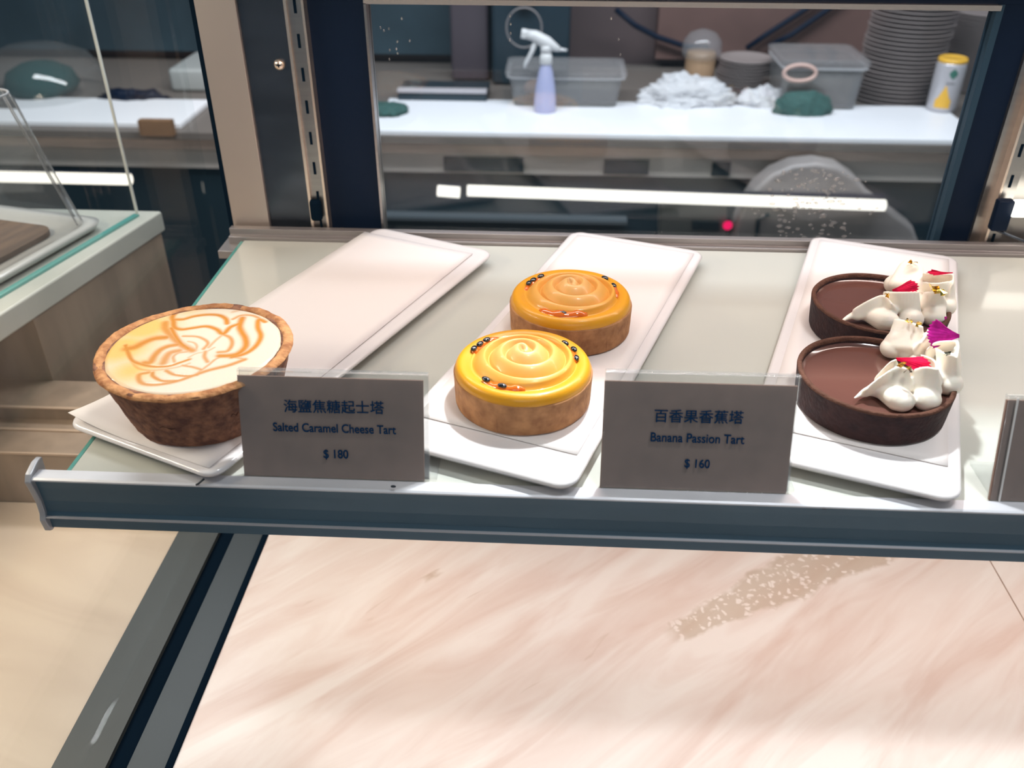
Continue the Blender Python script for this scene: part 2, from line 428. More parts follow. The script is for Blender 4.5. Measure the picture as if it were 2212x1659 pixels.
# rear sliding door
cbox('door_stile', 'black_frame', -0.1942, -0.147, 0.078, 0.10, DZ, ZT)
dleft = cbox('door_trim', 'steel', -0.147, -0.1450, 0.072, 0.09, DZ, 0.186)
cbox('door_top_rail', 'black_frame', -0.147, 0.40, 0.078, 0.10, 0.1895, ZT)
cbox('door_top_trim', 'steel_bright', -0.147, 0.3535, 0.072, 0.09, 0.1855, 0.1895)
cbox('door_stile', 'navy_frame', 0.3520, 0.3575, 0.076, 0.09, DZ, 0.1895)
cbox('door_stile', 'black_frame', 0.3575, 0.3840, 0.080, 0.10, DZ, ZT)
cbox('inner_panel', 'steel', 0.3840, 0.3925, 0.076, 0.09, DZ, ZT)
cbox('bright_trim', 'steel_bright', 0.3925, 0.3945, 0.0665, 0.09, DZ, ZT)
slotted('slotted_strip', 0.3945, 0.4075, [0.0767-0.0268*k for k in range(-4, 6)], True)
cbox('inner_panel', 'steel', 0.4075, 0.60, 0.078, 0.09, DZ, ZT)
cbox('door_bottom_rail', 'black_frame', -0.147, 0.3575, 0.078, 0.10, DZ, -0.10)
pane = cbox('door_pane', 'pane_tinted', -0.1450, 0.3520, 0.083, 0.087, -0.10, 0.1855)
# side pane on the left and its double floor channel
side = cbox('side_pane', 'pane', -0.3045, -0.3005, -0.44, 0.07, DZ+0.004, ZT)
cbox('floor_gasket', 'gasket', -0.2460, -0.2412, -0.56, 0.07, DZ-0.01, DZ+0.0015)
cbox('floor_channel', 'channel', -0.2730, -0.2460, -0.56, 0.07, DZ-0.01, DZ-0.0005)
cbox('floor_gasket', 'gasket', -0.2870, -0.2730, -0.56, 0.07, DZ-0.012, DZ-0.003)
cbox('floor_channel', 'channel_b', -0.3240, -0.2870, -0.56, 0.07, DZ-0.01, DZ+0.0012)
# front pane between the viewer and the cakes
cbox('front_pane', 'pane', -0.3005, 0.95, -0.455, -0.451, DZ+0.003, ZT+0.1)
# upper shelf of the case, just above the photograph's top edge
ush = cbox('upper_shelf', 'frosted', -0.27, 0.95, -0.108, 0.066, 0.258, 0.266)

# right-hand LED tube lamp and its dark holder
p = at(2190, 450, y=0.055)
lamp = empty('tube_lamp_or_reflection', (p.x, 0.055, p.z), 'glowing white tube lamp in a dark holder at the right edge beside the slotted strip', 'lamp')
MB().tube([(0, 0, 0), (0.20, 0, 0)], 0.0075, 16).build('tube', emit('led_tube', (1.0, 0.93, 0.82), 3.5), lamp, smooth=True)
MB().box(-0.013, 0.001, 0.000, 0.010, -0.022, 0.006).build('holder', 'black_frame', lamp, bevel=0.002)
MB().tube([(-0.006, 0.004, -0.022), (0.02, 0.006, -0.032), (0.06, 0.008, -0.055)], 0.0012, 8).build('cable', 'steel_dark', lamp, smooth=True)

# ================================================================== the glass shelf
SZ = -0.0125
shelf = empty('glass_shelf', (0.30, -0.11, SZ), 'long pale frosted glass shelf with metal rails carrying the tart trays', 'shelf')
def sb(name, m, x0, x1, y0, y1, z0, z1, bevel=0.0, parent=shelf):
    return MB().box(x0-0.30, x1-0.30, y0+0.11, y1+0.11, z0-SZ, z1-SZ).build(name, m, parent, bevel=bevel)
sb('glass_panel', 'frosted', -0.2700, 0.95, -0.2862, 0.052, SZ-0.006, SZ, 0.0006)
sb('polished_edge', 'glass_edge', -0.2728, -0.2701, -0.2862, 0.050, SZ-0.006, SZ-0.0002, 0.0003)
# front rail: thin top lip, tall slightly hollow face, small step near the bottom
prof = [(-0.2872, -0.0110), (-0.2945, -0.0110), (-0.2955, -0.0122), (-0.2935, -0.0135), (-0.2928, -0.020), (-0.2922, -0.0300), (-0.2926, -0.0380),
        (-0.2934, -0.0402), (-0.2948, -0.0406), (-0.2946, -0.0416), (-0.2926, -0.0420), (-0.2926, -0.0505), (-0.2900, -0.0515), (-0.2870, -0.0515)]
rm = MB().xprism([(y+0.11, z-SZ) for y, z in prof], -0.2880-0.30, 0.95-0.30).build('front_rail', 'rail_face', shelf)
lip = MB().xprism([(y+0.11, z-SZ) for y, z in [(-0.2868, -0.0108), (-0.2946, -0.0108), (-0.2958, -0.0116), (-0.2958, -0.0126), (-0.2944, -0.0132), (-0.2868, -0.0120)]], -0.2882-0.30, 0.95-0.30).build('rail_lip', 'rail_metal', shelf)
bead = MB().xprism([(y+0.11, z-SZ) for y, z in [(-0.2940, -0.0403), (-0.2955, -0.0407), (-0.2955, -0.0413), (-0.2940, -0.0418)]], -0.2880-0.30, 0.95-0.30).build('rail_bead', 'rail_cap', shelf)
cap_prof = [(-0.2800, -0.0065), (-0.2860, -0.0060), (-0.2945, -0.0085), (-0.2975, -0.0125), (-0.2960, -0.020), (-0.2945, -0.030), (-0.2950, -0.0385), (-0.2968, -0.0420), (-0.2955, -0.0510), (-0.2930, -0.0525), (-0.2860, -0.0525), (-0.2820, -0.045)]
MB().xprism([(y+0.11, z-SZ) for y, z in cap_prof], -0.2915-0.30, -0.2878-0.30).build('end_cap', 'rail_cap', shelf, bevel=0.0007)
for px, py in ((850, 1051), (1780, 1098)):
    p = at(px, py, y=-0.2945)
    MB().ell((p.x-0.30, -0.2950+0.11, p.z-SZ+0.0005), (0.0016, 0.0006, 0.0009), 12, 8).build('screw_hole', 'dark_dot', shelf, smooth=True)
a_, b_ = at(424, 1047, y=-0.2955), at(440, 1036, y=-0.2955)
MB().tube([(a_.x-0.30, -0.1856, a_.z-SZ), (a_.x+0.0015-0.30, -0.1858, a_.z-SZ+0.001), (b_.x-0.30, -0.1850, b_.z-SZ)], 0.0006, 8).build('clip', 'dark_dot', shelf, smooth=True)
# rear rail with the stepped end at the left
rp = [(0.0520, -0.0155), (0.0520, -0.0095), (0.0560, -0.0095), (0.0560, -0.0035), (0.0660, -0.0035), (0.0660, -0.0300), (0.0450, -0.0300), (0.0450, -0.0245)]
MB().xprism([(y+0.11, z-SZ) for y, z in [(0.0525,-0.0190),(0.0525,-0.0098),(0.0580,-0.0098),(0.0580,-0.0040),(0.0655,-0.0040),(0.0655,-0.0190)]], -0.2845-0.30, 0.95-0.30).build('rear_rail', 'back_rail', shelf, bevel=0.0005)
MB().box(-0.2900-0.30, -0.2730-0.30, 0.036+0.11, 0.0655+0.11, -0.0240-SZ, -0.0165-SZ).build('rail_foot', 'back_rail', shelf, bevel=0.0006)

# ================================================================== trays and paper liners
def rounded_rect(w, l, r, n=8):
    pts = []
    for cx, cy, a0 in ((w/2-r, l/2-r, 0), (-w/2+r, l/2-r, PI/2), (-w/2+r, -l/2+r, PI), (w/2-r, -l/2+r, 3*PI/2)):
        for k in range(n+1):
            a = a0+PI/2*k/n; pts.append((cx+r*math.cos(a), cy+r*math.sin(a)))
    return pts
TW, TL = 0.120, 0.3456
def ring_stack(layers):
    """layers of (inset, z) around a rounded rectangle"""
    mb = MB(); n = None; vs = []; fs = []
    for ins, z in layers:
        pts = rounded_rect(TW-2*ins, TL-2*ins, max(0.012-ins, 0.002)); n = len(pts); vs += [(x, y, z) for x, y in pts]
    for i in range(len(layers)-1):
        for k in range(n): fs.append((i*n+k, i*n+(k+1)%n, (i+1)*n+(k+1)%n, (i+1)*n+k))
    fs.append(tuple(range(n-1, -1, -1))); fs.append(tuple(range((len(layers)-1)*n, len(layers)*n)))
    return mb.add(vs, fs)
TRAYS = [(-0.1634, -0.1175, -0.4134), (0.0266, -0.1164, -0.3425), (0.2396, -0.1162, -0.3442)]
tray_labels = ['white rectangular ceramic tray under the caramel cheese tart, mostly empty towards the rear',
               'white rectangular ceramic tray carrying the two yellow spiral tarts',
               'white rectangular ceramic tray carrying the two chocolate tarts']
for i, (x, y, a) in enumerate(TRAYS):
    if i == 0:
        t0 = empty('serving_tray', (x, y, SZ), tray_labels[0], 'tray', 'white ceramic trays', a)
        zt = -0.0015-SZ; z0 = 0.0046
        ring_stack([(0.010, z0-0.0006), (0.006, z0-0.0004), (0.0022, z0+0.0012), (0.0004, z0+0.0036), (0.0, zt-0.0022), (0.0007, zt-0.0009), (0.0024, zt-0.0001), (0.0060, zt-0.0003), (0.0090, zt-0.0004)]).build('plate_body', 'porcelain', t0, smooth=True)
        for sx in (-1, 1):
            for sy in (-1, 1):
                MB().lathe([(0.006, 0), (0.0075, z0)], 20, (sx*0.042, sy*0.150, 0)).build('foot', 'porcelain', t0, smooth=True)
    else:
        t = copy_tree(t0); t.location = (x, y, SZ); t.rotation_euler = (0, 0, a); t['label'] = tray_labels[i]
LIN = [(-0.0050, -0.0060, 0.010, 'white paper liner on the left tray, its corner lifted beside the caramel tart'),
       (0.0, 0.010, 0.0, 'white paper liner lying under the two yellow spiral tarts'),
       (0.0, 0.010, 0.0, 'white paper liner lying under the two chocolate tarts')]
for (x, y, a), (dx, dy, da, lab) in zip(TRAYS, LIN):
    nx, ny = 12, 36
    P = np.zeros((ny+1, nx+1, 3))
    w, l = (0.109, 0.326) if x < -0.1 else (0.1050, 0.306)
    for j in range(ny+1):
        for k in range(nx+1):
            u, v = (k/nx-0.5)*w, (j/ny-0.5)*l
            zz = 0.0002*noise.noise(Vector((u*40, v*40, x*9)))
            if x < -0.1:   # the front left corner lifts
                d = max(0, 1-math.hypot(u+w/2, v+l/2-0.0)/0.05); zz += 0.006*d*d
            P[j, k] = (u, v, zz)
    o = grid_mesh('paper_liner', P, 'paper', wrap=False)
    sd = o.modifiers.new('thick', 'SOLIDIFY'); sd.thickness = 0.0003
    c, s = math.cos(a), math.sin(a)
    o.location = (x+dx*c-dy*s, y+dx*s+dy*c, -0.0010); o.rotation_euler = (0, 0, a+da*2)
    tag(o, lab, 'paper liner', 'paper liners on the trays')
TZ = -0.0006   # the level the tarts stand on

# ================================================================== banana passion tarts
mat('crust', (0.50, 0.245, 0.105), 0.75, spec=0.25, col2=(0.31, 0.14, 0.062), noise_scale=110, bump=0.5, bump_scale=300, detail=6)
mat('seed', (0.006, 0.008, 0.012), 0.12, coat=1.0)
mat('passion_gel', (0.72, 0.15, 0.008), 0.05, coat=1.0, sss=0.2)
attr_mat('banana_cream', rough=0.42, coat=0.18, sss=0.06)
def shell(name, m, parent, R, Rb, h, th, floor_z, jit=0.0006, seed=0, n=160, lip=0.0, bumpy=0.0, slope=None):
    """open pastry cup of revolution with a hand-pressed rim"""
    prof = []
    for t in np.linspace(0, 1, 12): prof.append((Rb+(R-Rb)*t, h*t*0.965, 1.0))
    prof += [(R+lip*0.6, h*0.975, .7), (R+lip-0.0004, h*0.995, 1.0), (R+lip*0.4-0.0012, h+0.0003, .8), (R-th*0.5, h+0.0003, .8), (R-th+0.0005, h-0.0004, .7), (R-th, h-0.0015, .5)]
    for t in np.linspace(0, 1, 5)[1:]: prof.append((R-th-(0.0008+max(0,(R-Rb)))*t*0.5, h-0.0015+(floor_z-h+0.0015)*t, .4))
    prof.append((0.0005, floor_z, 0))
    prof = [(0.0005, 0, 0), (Rb-0.0015, 0, .3), (Rb-0.0004, 0.0005, .8)] + prof[1:]
    P = np.zeros((len(prof), n, 3))
    for i, (r, z, w) in enumerate(prof):
        for k in range(n):
            a = 2*PI*k/n
            q = Vector((math.cos(a)*2.2+seed*7.1, math.sin(a)*2.2, z*30))
            d = noise.noise(q)*jit + noise.noise(q*4.1)*jit*0.45
            d2 = noise.noise(q*2.3+Vector((3,5,1)))*jit
            fine = noise.noise(Vector((math.cos(a)*R*420, math.sin(a)*R*420, z*420+seed)))*bumpy
            rr = max(r + (d+fine)*w, 0.0003)
            zz = z + (d2*w if z > h*0.9 else 0)
            P[i, k] = (rr*math.cos(a), rr*math.sin(a), zz)
    return grid_mesh(name, P, m, parent)

def banana(x, y, h, label, rot, tex_seed):
    t = empty('banana_passion_tart', (x, y, TZ), label, 'tart', 'yellow spiral tarts')
    R = 0.0436
    sh = shell('crust', 'crust', t, R, R-0.0006, h, 0.0026, h-0.004, 0.0004, tex_seed)
    # faint vertical seam of the pastry strip
    sa = -0.95 if tex_seed else -1.9
    c, s = math.cos(sa), math.sin(sa)
    MB().tube([((R-0.0004)*c, (R-0.0004)*s, z) for z in (0.001, h*0.5, h-0.0008)], 0.0005, 6).build('seam', 'crust', t, smooth=True)
    nr, na = 150, 240
    Rc = R-0.0008
    rr = np.linspace(0.0001, 1, nr)[:, None]*np.ones((1, na)); th = np.linspace(0, 2*PI, na, endpoint=False)[None, :]*np.ones((nr, 1))
    G = 0.77                                   # the glazed groove between spiral and outer band
    ins = 0.0060+0.0085*(1-np.clip(rr/G, 0, 1)**1.25)
    g = np.clip((rr-G)/(1-G), 0, 1)
    band = np.where(rr < 0.87, 0.0072-0.0014*((0.87-rr)/0.10)**2, 0.0008+0.0064*np.sqrt(np.clip(1-((rr-0.87)/0.13)**2, 0, 1)))
    turns = 3.15/G
    ph = rr*turns - (th+rot)/(2*PI)
    ph = ph + 0.07*np.sin(2*th+1.0)*(1-rr)
    u = ph - np.floor(ph)
    k = 0.30                                   # steep inner lip, long soft outer slope
    ridge = np.where(u < k, np.sin(0.5*PI*u/k)**1.2, np.cos(0.5*PI*(u-k)/(1-k))**0.9)
    amp = 0.0050*np.clip(rr/0.08, 0, 1)*np.clip((G-rr)/0.05, 0, 1)*(0.85+0.25*(1-rr))
    z = h-0.0006 + np.where(rr < G, ins, band) + (ridge-0.25)*amp
    r = Rc*np.clip(rr, 0, 1)
    r = r + 0.0008*np.sin(PI*np.clip((rr-0.75)/0.25, 0, 1))
    P = np.stack([r*np.cos(th), r*np.sin(th), z], -1)
    last = P[-1:].copy(); last[..., 2] = h-0.0035; last[..., :2] *= 0.985
    P = np.concatenate([P, last], 0)
    rc = np.concatenate([rr, rr[-1:]], 0)[..., None]; uc = np.concatenate([u, u[-1:]], 0)[..., None]
    c_in = np.array([0.76, 0.45, 0.17]); c_mid = np.array([0.74, 0.37, 0.07]); c_out = np.array([0.72, 0.32, 0.004])
    f1 = np.clip(rc/0.55, 0, 1); f2 = np.clip((rc-0.60)/0.25, 0, 1); f2 = f2*f2*(3-2*f2)
    col = (c_in*(1-f1)+c_mid*f1)*(1-f2)+c_out*f2
    grid_mesh('spiral_cream', P, 'banana_cream', t, colors=col)
    def surf(q, a):
        i = min(int(q*nr), nr-1); kk = int((a % (2*PI))/(2*PI)*na) % na
        return Vector(P[i, kk])
    return t, surf
def gel(t, surf, a0, a1, q, r0=0.0022, seeds=(), nseg=10):
    pts = []; rs = []
    for i in range(nseg+1):
        f = i/nseg; a = a0+(a1-a0)*f; p = surf(q+0.012*math.sin(f*5), a); pts.append((p.x, p.y, p.z-0.0006)); rs.append(r0*(0.25+0.85*math.sin(PI*min(max(f,0.04),0.96))**0.6)*(1+0.2*math.sin(f*17)))
    MB().tube(pts, rs, 12).build('passion_gel', 'passion_gel', t, smooth=True)
    for f, dq in seeds:
        a = a0+(a1-a0)*f; p = surf(q+dq*0.5, a); p = p+Vector((0, 0, r0*0.45))
        tn = Vector((-math.sin(a), math.cos(a), 0)); R = tn.to_track_quat('X', 'Z').to_matrix()
        MB().ell((p.x, p.y, p.z+0.0009), (0.0031, 0.0020, 0.0015), 16, 10, R).build('passion_seed', 'seed', t, smooth=True)
D = math.radians
t1, s1 = banana(-0.0062, -0.2103, 0.0210, 'front yellow spiral cream tart in a pastry ring, beside the Salted Caramel card', D(200), 0)
gel(t1, s1, D(165), D(122), 0.76, 0.0028, ((0.10, 0.03), (0.36, 0.02), (0.62, 0.0)))
gel(t1, s1, D(42), D(0), 0.76, 0.0026, ((0.05, 0.03), (0.45, 0.06), (0.85, 0.02)))
gel(t1, s1, D(226), D(275), 0.76, 0.0030, ((0.10, 0.0), (0.50, 0.03)))
t2, s2 = banana(0.0242, -0.1163, 0.0210, 'rear yellow spiral cream tart, behind the other spiral tart and nearer the back rail', D(215), 1)
gel(t2, s2, D(172), D(120), 0.76, 0.0022, ((0.28, 0.02), (0.50, 0.02), (0.75, 0.0)))
gel(t2, s2, D(52), D(-8), 0.76, 0.0022, ((0.12, 0.06), (0.48, 0.02)))
gel(t2, s2, D(230), D(290), 0.76, 0.0040, ((0.50, 0.03),))

# ================================================================== salted caramel cheese tart
mat('baked_crust', (0.27, 0.125, 0.072), 0.8, spec=0.2, col2=(0.11, 0.048, 0.036), noise_scale=170, bump=0.9, bump_scale=260, detail=8)
mat('baked_rim', (0.56, 0.28, 0.12), 0.8, spec=0.2, col2=(0.30, 0.12, 0.05), noise_scale=150, bump=0.55, bump_scale=520, detail=8)
attr_mat('cheese_top', rough=0.42, coat=0.25, sss=0.10, bump=0.15, bump_scale=700)
CX, CY, CH, CR = -0.2040, -0.2310, 0.0425, 0.0562
ct = empty('caramel_cheese_tart', (CX, CY, TZ), 'deep round cheese tart with caramel swirls on white filling, left of all other tarts', 'tart')
shell('crust', 'baked_crust', ct, CR, 0.0440, CH, 0.0060, CH-0.006, 0.0009, 5, n=300, lip=0.0012, bumpy=0.0004)
# crumbly golden rim ring
n = 300; P = np.zeros((9, n, 3))
for k in range(n):
    a = 2*PI*k/n
    q = Vector((math.cos(a)*3, math.sin(a)*3, 2.5)); d = noise.noise(q)*0.0011; d2 = noise.noise(q*1.1)*0.0010+noise.noise(q*3.3)*0.0004
    for i in range(9):
        b = PI*i/8; rr_ = CR-0.0018+d + 0.0034*math.cos(b); zz = CH-0.0012+d2+0.0022*math.sin(b)
        fz = noise.noise(Vector((rr_*math.cos(a)*330, rr_*math.sin(a)*330, zz*330)))*0.00025
        P[i, k] = ((rr_+fz)*math.cos(a), (rr_+fz)*math.sin(a), zz+fz)
grid_mesh('rim', P, 'baked_rim', ct)
# two dark cracks in the side
for a0, a1, z0 in ((D(-100), D(-86), 0.017), (D(-52), D(-46), 0.020)):
    pts = [((0.0442+0.0122*z0/CH+0.0001)*math.cos(a0+(a1-a0)*f), (0.0442+0.0122*z0/CH+0.0001)*math.sin(a0+(a1-a0)*f), z0+0.0012*math.sin(f*7)+0.002*f) for f in np.linspace(0, 1, 9)]
    MB().tube(pts, [0.0001, .00025, .0004, .0004, .0003, .0004, .0003, .0002, .0001], 6).build('crack', mat('crack', (0.06, 0.02, 0.012), 0.9), ct, smooth=True)
nr, na = 190, 560
Rf = CR-0.0044
rr = np.linspace(0.0005, 1, nr)[:, None]*np.ones((1, na)); th = np.linspace(0, 2*PI, na, endpoint=False)[None, :]*np.ones((nr, 1))
X = Rf*rr*np.cos(th); Y = Rf*rr*np.sin(th)
ZF = CH+0.0002
Zt = ZF + 0.0012*(1-rr**2) - 0.0012*np.clip((rr-0.94)/0.06, 0, 1)**2
def zpix(pts):
    out = []
    for u, v in pts:
        w_ = at(190+u/4.609, 630+v/4.609, z=TZ+ZF+0.0008); out.append((w_.x-CX, w_.y-CY))
    return out
def spline(pts, n=8):
    pts = [np.array(p) for p in pts]; P_ = [2*pts[0]-pts[1]]+pts+[2*pts[-1]-pts[-2]]; out = []
    for i in range(1, len(P_)-2):
        for t in np.linspace(0, 1, n, endpoint=False):
            a, b, c, d = P_[i-1:i+3]
            out.append(0.5*((2*b)+(-a+c)*t+(2*a-5*b+4*c-d)*t*t+(-a+3*b-3*c+d)*t**3))
    out.append(pts[-1]); return out
STR = [([(870,270),(950,268),(1050,240),(1180,222),(1300,228),(1370,265),(1385,315)], 1.3, 1.0),
 ([(1000,150),(900,185),(840,235),(850,290),(860,350),(930,375),(1050,360),(1180,345),(1280,375),(1345,420),(1420,350),(1510,310),(1535,255)], 1.3, 1.0),
 ([(1440,195),(1520,160),(1400,135),(1200,130),(1000,150)], 1.0, 0.45),
 ([(770,300),(770,360),(820,430),(890,500),(950,545),(1040,590)], 1.8, 0.9),
 ([(830,360),(870,440),(930,520),(1000,570)], 1.1, 1.0),
 ([(950,445),(1080,450),(1160,480),(1195,520),(1150,575)], 0.8, 0.8),
 ([(1000,500),(1060,515),(1085,550),(1070,590)], 0.6, 0.6),
 ([(385,560),(470,545),(560,500),(660,465),(770,455)], 2.2, 1.0),
 ([(370,525),(400,610),(440,680),(520,715),(640,742),(800,740),(920,705),(1010,675)], 0.9, 1.0),
 ([(560,705),(620,700),(660,640),(720,580),(800,545),(890,530)], 1.7, 0.95),
 ([(750,710),(780,650),(820,610),(905,590)], 1.8, 0.85),
 ([(860,700),(850,650),(900,615),(1000,600)], 0.7, 0.7),
 ([(430,690),(500,760),(620,780),(780,770),(920,745),(1010,715)], 0.6, 0.55),
 ([(640,800),(650,840),(740,880),(890,880)], 0.9, 0.95),
 ([(600,800),(510,820),(510,880),(570,912),(700,915),(880,885),(1050,830),(1200,780),(1400,730),(1560,670)], 1.1, 0.9),
 ([(780,785),(850,820),(980,835),(1085,825)], 0.9, 0.9),
 ([(945,735),(1040,750),(1130,775)], 0.8, 0.8),
 ([(1535,255),(1510,340),(1530,400),(1565,460),(1570,540),(1500,610),(1410,635),(1310,640)], 1.6, 1.0),
 ([(1760,290),(1700,270),(1690,350),(1720,430),(1690,510),(1620,580),(1530,625),(1430,650)], 1.3, 1.0),
 ([(1760,290),(1650,232),(1530,228),(1440,270)], 0.9, 0.8),
 ([(1345,425),(1415,460),(1435,520),(1390,590),(1300,605)], 1.0, 0.85),
 ([(1170,600),(1160,650),(1190,700)], 0.9, 0.8),
 ([(1200,560),(1270,490),(1350,425)], 0.7, 0.6),
 ([(1100,800),(1200,730),(1300,660),(1450,655),(1560,665)], 0.6, 0.7),
 ([(1000,660),(1080,620),(1180,600),(1260,560)], 0.5, 0.5)]
mask = np.zeros_like(X)
for pts, wd_, inten in STR:
    wp = spline(zpix(pts), 7)
    for a, b in zip(wp[:-1], wp[1:]):
        d = b-a; L2 = max(d@d, 1e-12)
        t = np.clip(((X-a[0])*d[0]+(Y-a[1])*d[1])/L2, 0, 1)
        dist = np.hypot(X-a[0]-t*d[0], Y-a[1]-t*d[1])
        wv = 0.00160*wd_
        mask = np.maximum(mask, inten*np.exp(-(dist/wv)**2.6))
wash = np.zeros_like(X)
for (u, v), r0, k in (((320, 560), 0.019, 1.0), ((560, 350), 0.019, 1.0), ((430, 780), 0.015, 0.8), ((1000, 160), 0.012, 0.5), ((760, 260), 0.010, 0.6)):
    (gx, gy), = zpix([(u, v)]); wash = np.maximum(wash, k*np.exp(-((X-gx)**2+(Y-gy)**2)/r0**2))
white = np.array([0.60, 0.505, 0.39]); yel = np.array([0.62, 0.36, 0.075]); car = np.array([0.46, 0.165, 0.006])
w3 = np.clip(wash*1.15, 0, 0.92)[..., None]; m3 = np.clip(mask, 0, 1)[..., None]
col = white*(1-w3)+yel*w3; col = col*(1-m3)+(car)*m3
brown = np.clip((rr-0.955)/0.045, 0, 1)[..., None]*0.55; col = col*(1-brown)+np.array([0.50, 0.27, 0.10])*brown
grid_mesh('cheese_filling', np.stack([X, Y, Zt-0.0002*mask], -1), 'cheese_top', ct, colors=col)

# ================================================================== chocolate meringue tarts
mat('choc_crust', (0.040, 0.015, 0.014), 0.7, spec=0.25, col2=(0.020, 0.008, 0.009), noise_scale=140, bump=0.55, bump_scale=350, detail=6)
mat('choc_rim', (0.115, 0.050, 0.032), 0.85, spec=0.2, bump=0.6, bump_scale=500, noise_amt=0.25, noise_scale=150)
mat('choc_fill', (0.125, 0.052, 0.040), 0.16, coat=0.6)
mat('cream', (0.88, 0.81, 0.70), 0.5, sss=0.15)
mat('petal_red', (0.70, 0.004, 0.055), 0.6, spec=0.1, noise_amt=0.3, noise_scale=300)
mat('petal_magenta', (0.44, 0.008, 0.22), 0.6, spec=0.1, noise_amt=0.35, noise_scale=300)
mat('gold_leaf', (0.95, 0.62, 0.12), 0.22, 1.0)
mat('silver_leaf', (0.55, 0.55, 0.45), 0.2, 1.0)
def choc(x, y, label, seed):
    t = empty('chocolate_meringue_tart', (x, y, TZ), label, 'tart', 'chocolate tarts with white meringue')
    R, h = 0.0469, 0.0226
    shell('crust', 'choc_crust', t, R, 0.0450, h, 0.0030, h-0.010, 0.0005, seed)
    n = 160; P = np.zeros((6, n, 3))
    for k in range(n):
        a = 2*PI*k/n
        d = noise.noise(Vector((math.cos(a)*2.2+seed*7.1, math.sin(a)*2.2, h*30)))*0.0005
        for i, (dr, dz) in enumerate(((0.0001, -0.0010), (0.0000, 0.0002), (-0.0008, 0.0007), (-0.0020, 0.0007), (-0.0030, 0.0001), (-0.0031, -0.002))):
            P[i, k] = ((R+dr+d)*math.cos(a), (R+dr+d)*math.sin(a), h+dz)
    grid_mesh('rim', P, 'choc_rim', t)
    fz = h-0.0050
    nr, na = 24, 96; P = np.zeros((nr, na, 3))
    for i in range(nr):
        for k in range(na):
            q = max(i/(nr-1), 0.002); a = 2*PI*k/na
            P[i, k] = (q*(R-0.0030)*math.cos(a), q*(R-0.0030)*math.sin(a), fz+0.0018*max(0, (q-0.93)/0.07)**2)
    grid_mesh('chocolate_filling', P, 'choc_fill', t)
    return t
def cream_mass(t, chains, spheres, vox=0.0007, base=None, sheets=()):
    """piped peaks: tapering strokes fused into one skin; coordinates are world minus the tart's base"""
    mb = MB()
    for ch in chains:
        pts = [Vector(p[:3]) for p in ch]; r = [p[3] for p in ch]
        sp = spline([np.array(p) for p in pts], 6); ri = np.interp(np.linspace(0, len(r)-1, len(sp)), range(len(r)), r)
        mb.tube([tuple(q) for q in sp], [float(q) for q in ri], 18)
        for p, q in zip(sp, ri): mb.ell(tuple(p), (q, q, q), 12, 8)
    for c, r in spheres: mb.ell(c, r, 20, 14)
    for quad in sheets:      # thin folded fins: lists of (point, thickness)
        (bot, top, th_) = quad
        bs = spline([np.array(p) for p in bot], 6); ts = spline([np.array(p) for p in top], 6)
        n_ = min(len(bs), len(ts))
        for i in range(n_):
            for f in np.linspace(0, 1, 9):
                p = bs[i]*(1-f)+ts[i]*f; q = th_*(1-0.66*f)*(1.0 if 0 < i < n_-1 else 0.8)
                mb.ell(tuple(p), (q, q, q), 8, 6)
    o = mb.build('meringue_cream', 'cream', t, smooth=True)
    rm_ = o.modifiers.new('fuse', 'REMESH'); rm_.mode = 'VOXEL'; rm_.voxel_size = vox; rm_.use_smooth_shade = True
    sm = o.modifiers.new('soft', 'SMOOTH'); sm.factor = 0.5; sm.iterations = 7
    return o
def petal(t, base, tip_dir, normal, length, width, m, curl=0.3, teeth=7, twist=0.0):
    """serrated fan petal, thin and slightly cupped"""
    d = Vector(tip_dir).normalized(); nrm = Vector(normal); nrm = (nrm-d*nrm.dot(d)).normalized(); s = d.cross(nrm)
    nu, nv = 12, 29; P = np.zeros((nu, nv, 3))
    for i in range(nu):
        f = i/(nu-1)
        for k in range(nv):
            g = k/(nv-1)*2-1
            spread = 0.10+0.90*f**1.1
            tooth = (0.11*abs(((k/(nv-1)*teeth) % 1)-0.5)*2) if i == nu-1 else (0.05*abs(((k/(nv-1)*teeth) % 1)-0.5)*2 if i == nu-2 else 0)
            ln = length*(f*(1-0.25*g*g*f)+tooth)
            p = Vector(base)+d*ln+s*(g*width/2*spread)+nrm*(curl*length*(f*f*0.5+g*g*spread*0.25)+0.00011*math.sin(g*22)+0.0006*math.sin(g*4+f*3)*f)
            P[i, k] = p
    o = grid_mesh('petal', P, m, t, wrap=False)
    sd = o.modifiers.new('thick', 'SOLIDIFY'); sd.thickness = 0.00025
    return o
def leaf(t, c, r, m='gold_leaf', seed=0, n=5):
    rnd = random.Random(seed); mb = MB()
    for _ in range(n):
        p = Vector(c)+Vector((rnd.uniform(-r, r), rnd.uniform(-r, r), rnd.uniform(0, r*0.6)))
        vs = [p+Vector((rnd.uniform(-1, 1), rnd.uniform(-1, 1), rnd.uniform(-.6, .9)))*r*0.8 for _ in range(5)]
        mb.add(vs, [(0, 1, 2), (0, 2, 3), (0, 3, 4), (1, 2, 4)])
    o = mb.build('gold_leaf', m, t); sd = o.modifiers.new('thick', 'SOLIDIFY'); sd.thickness = 0.00012
    return o

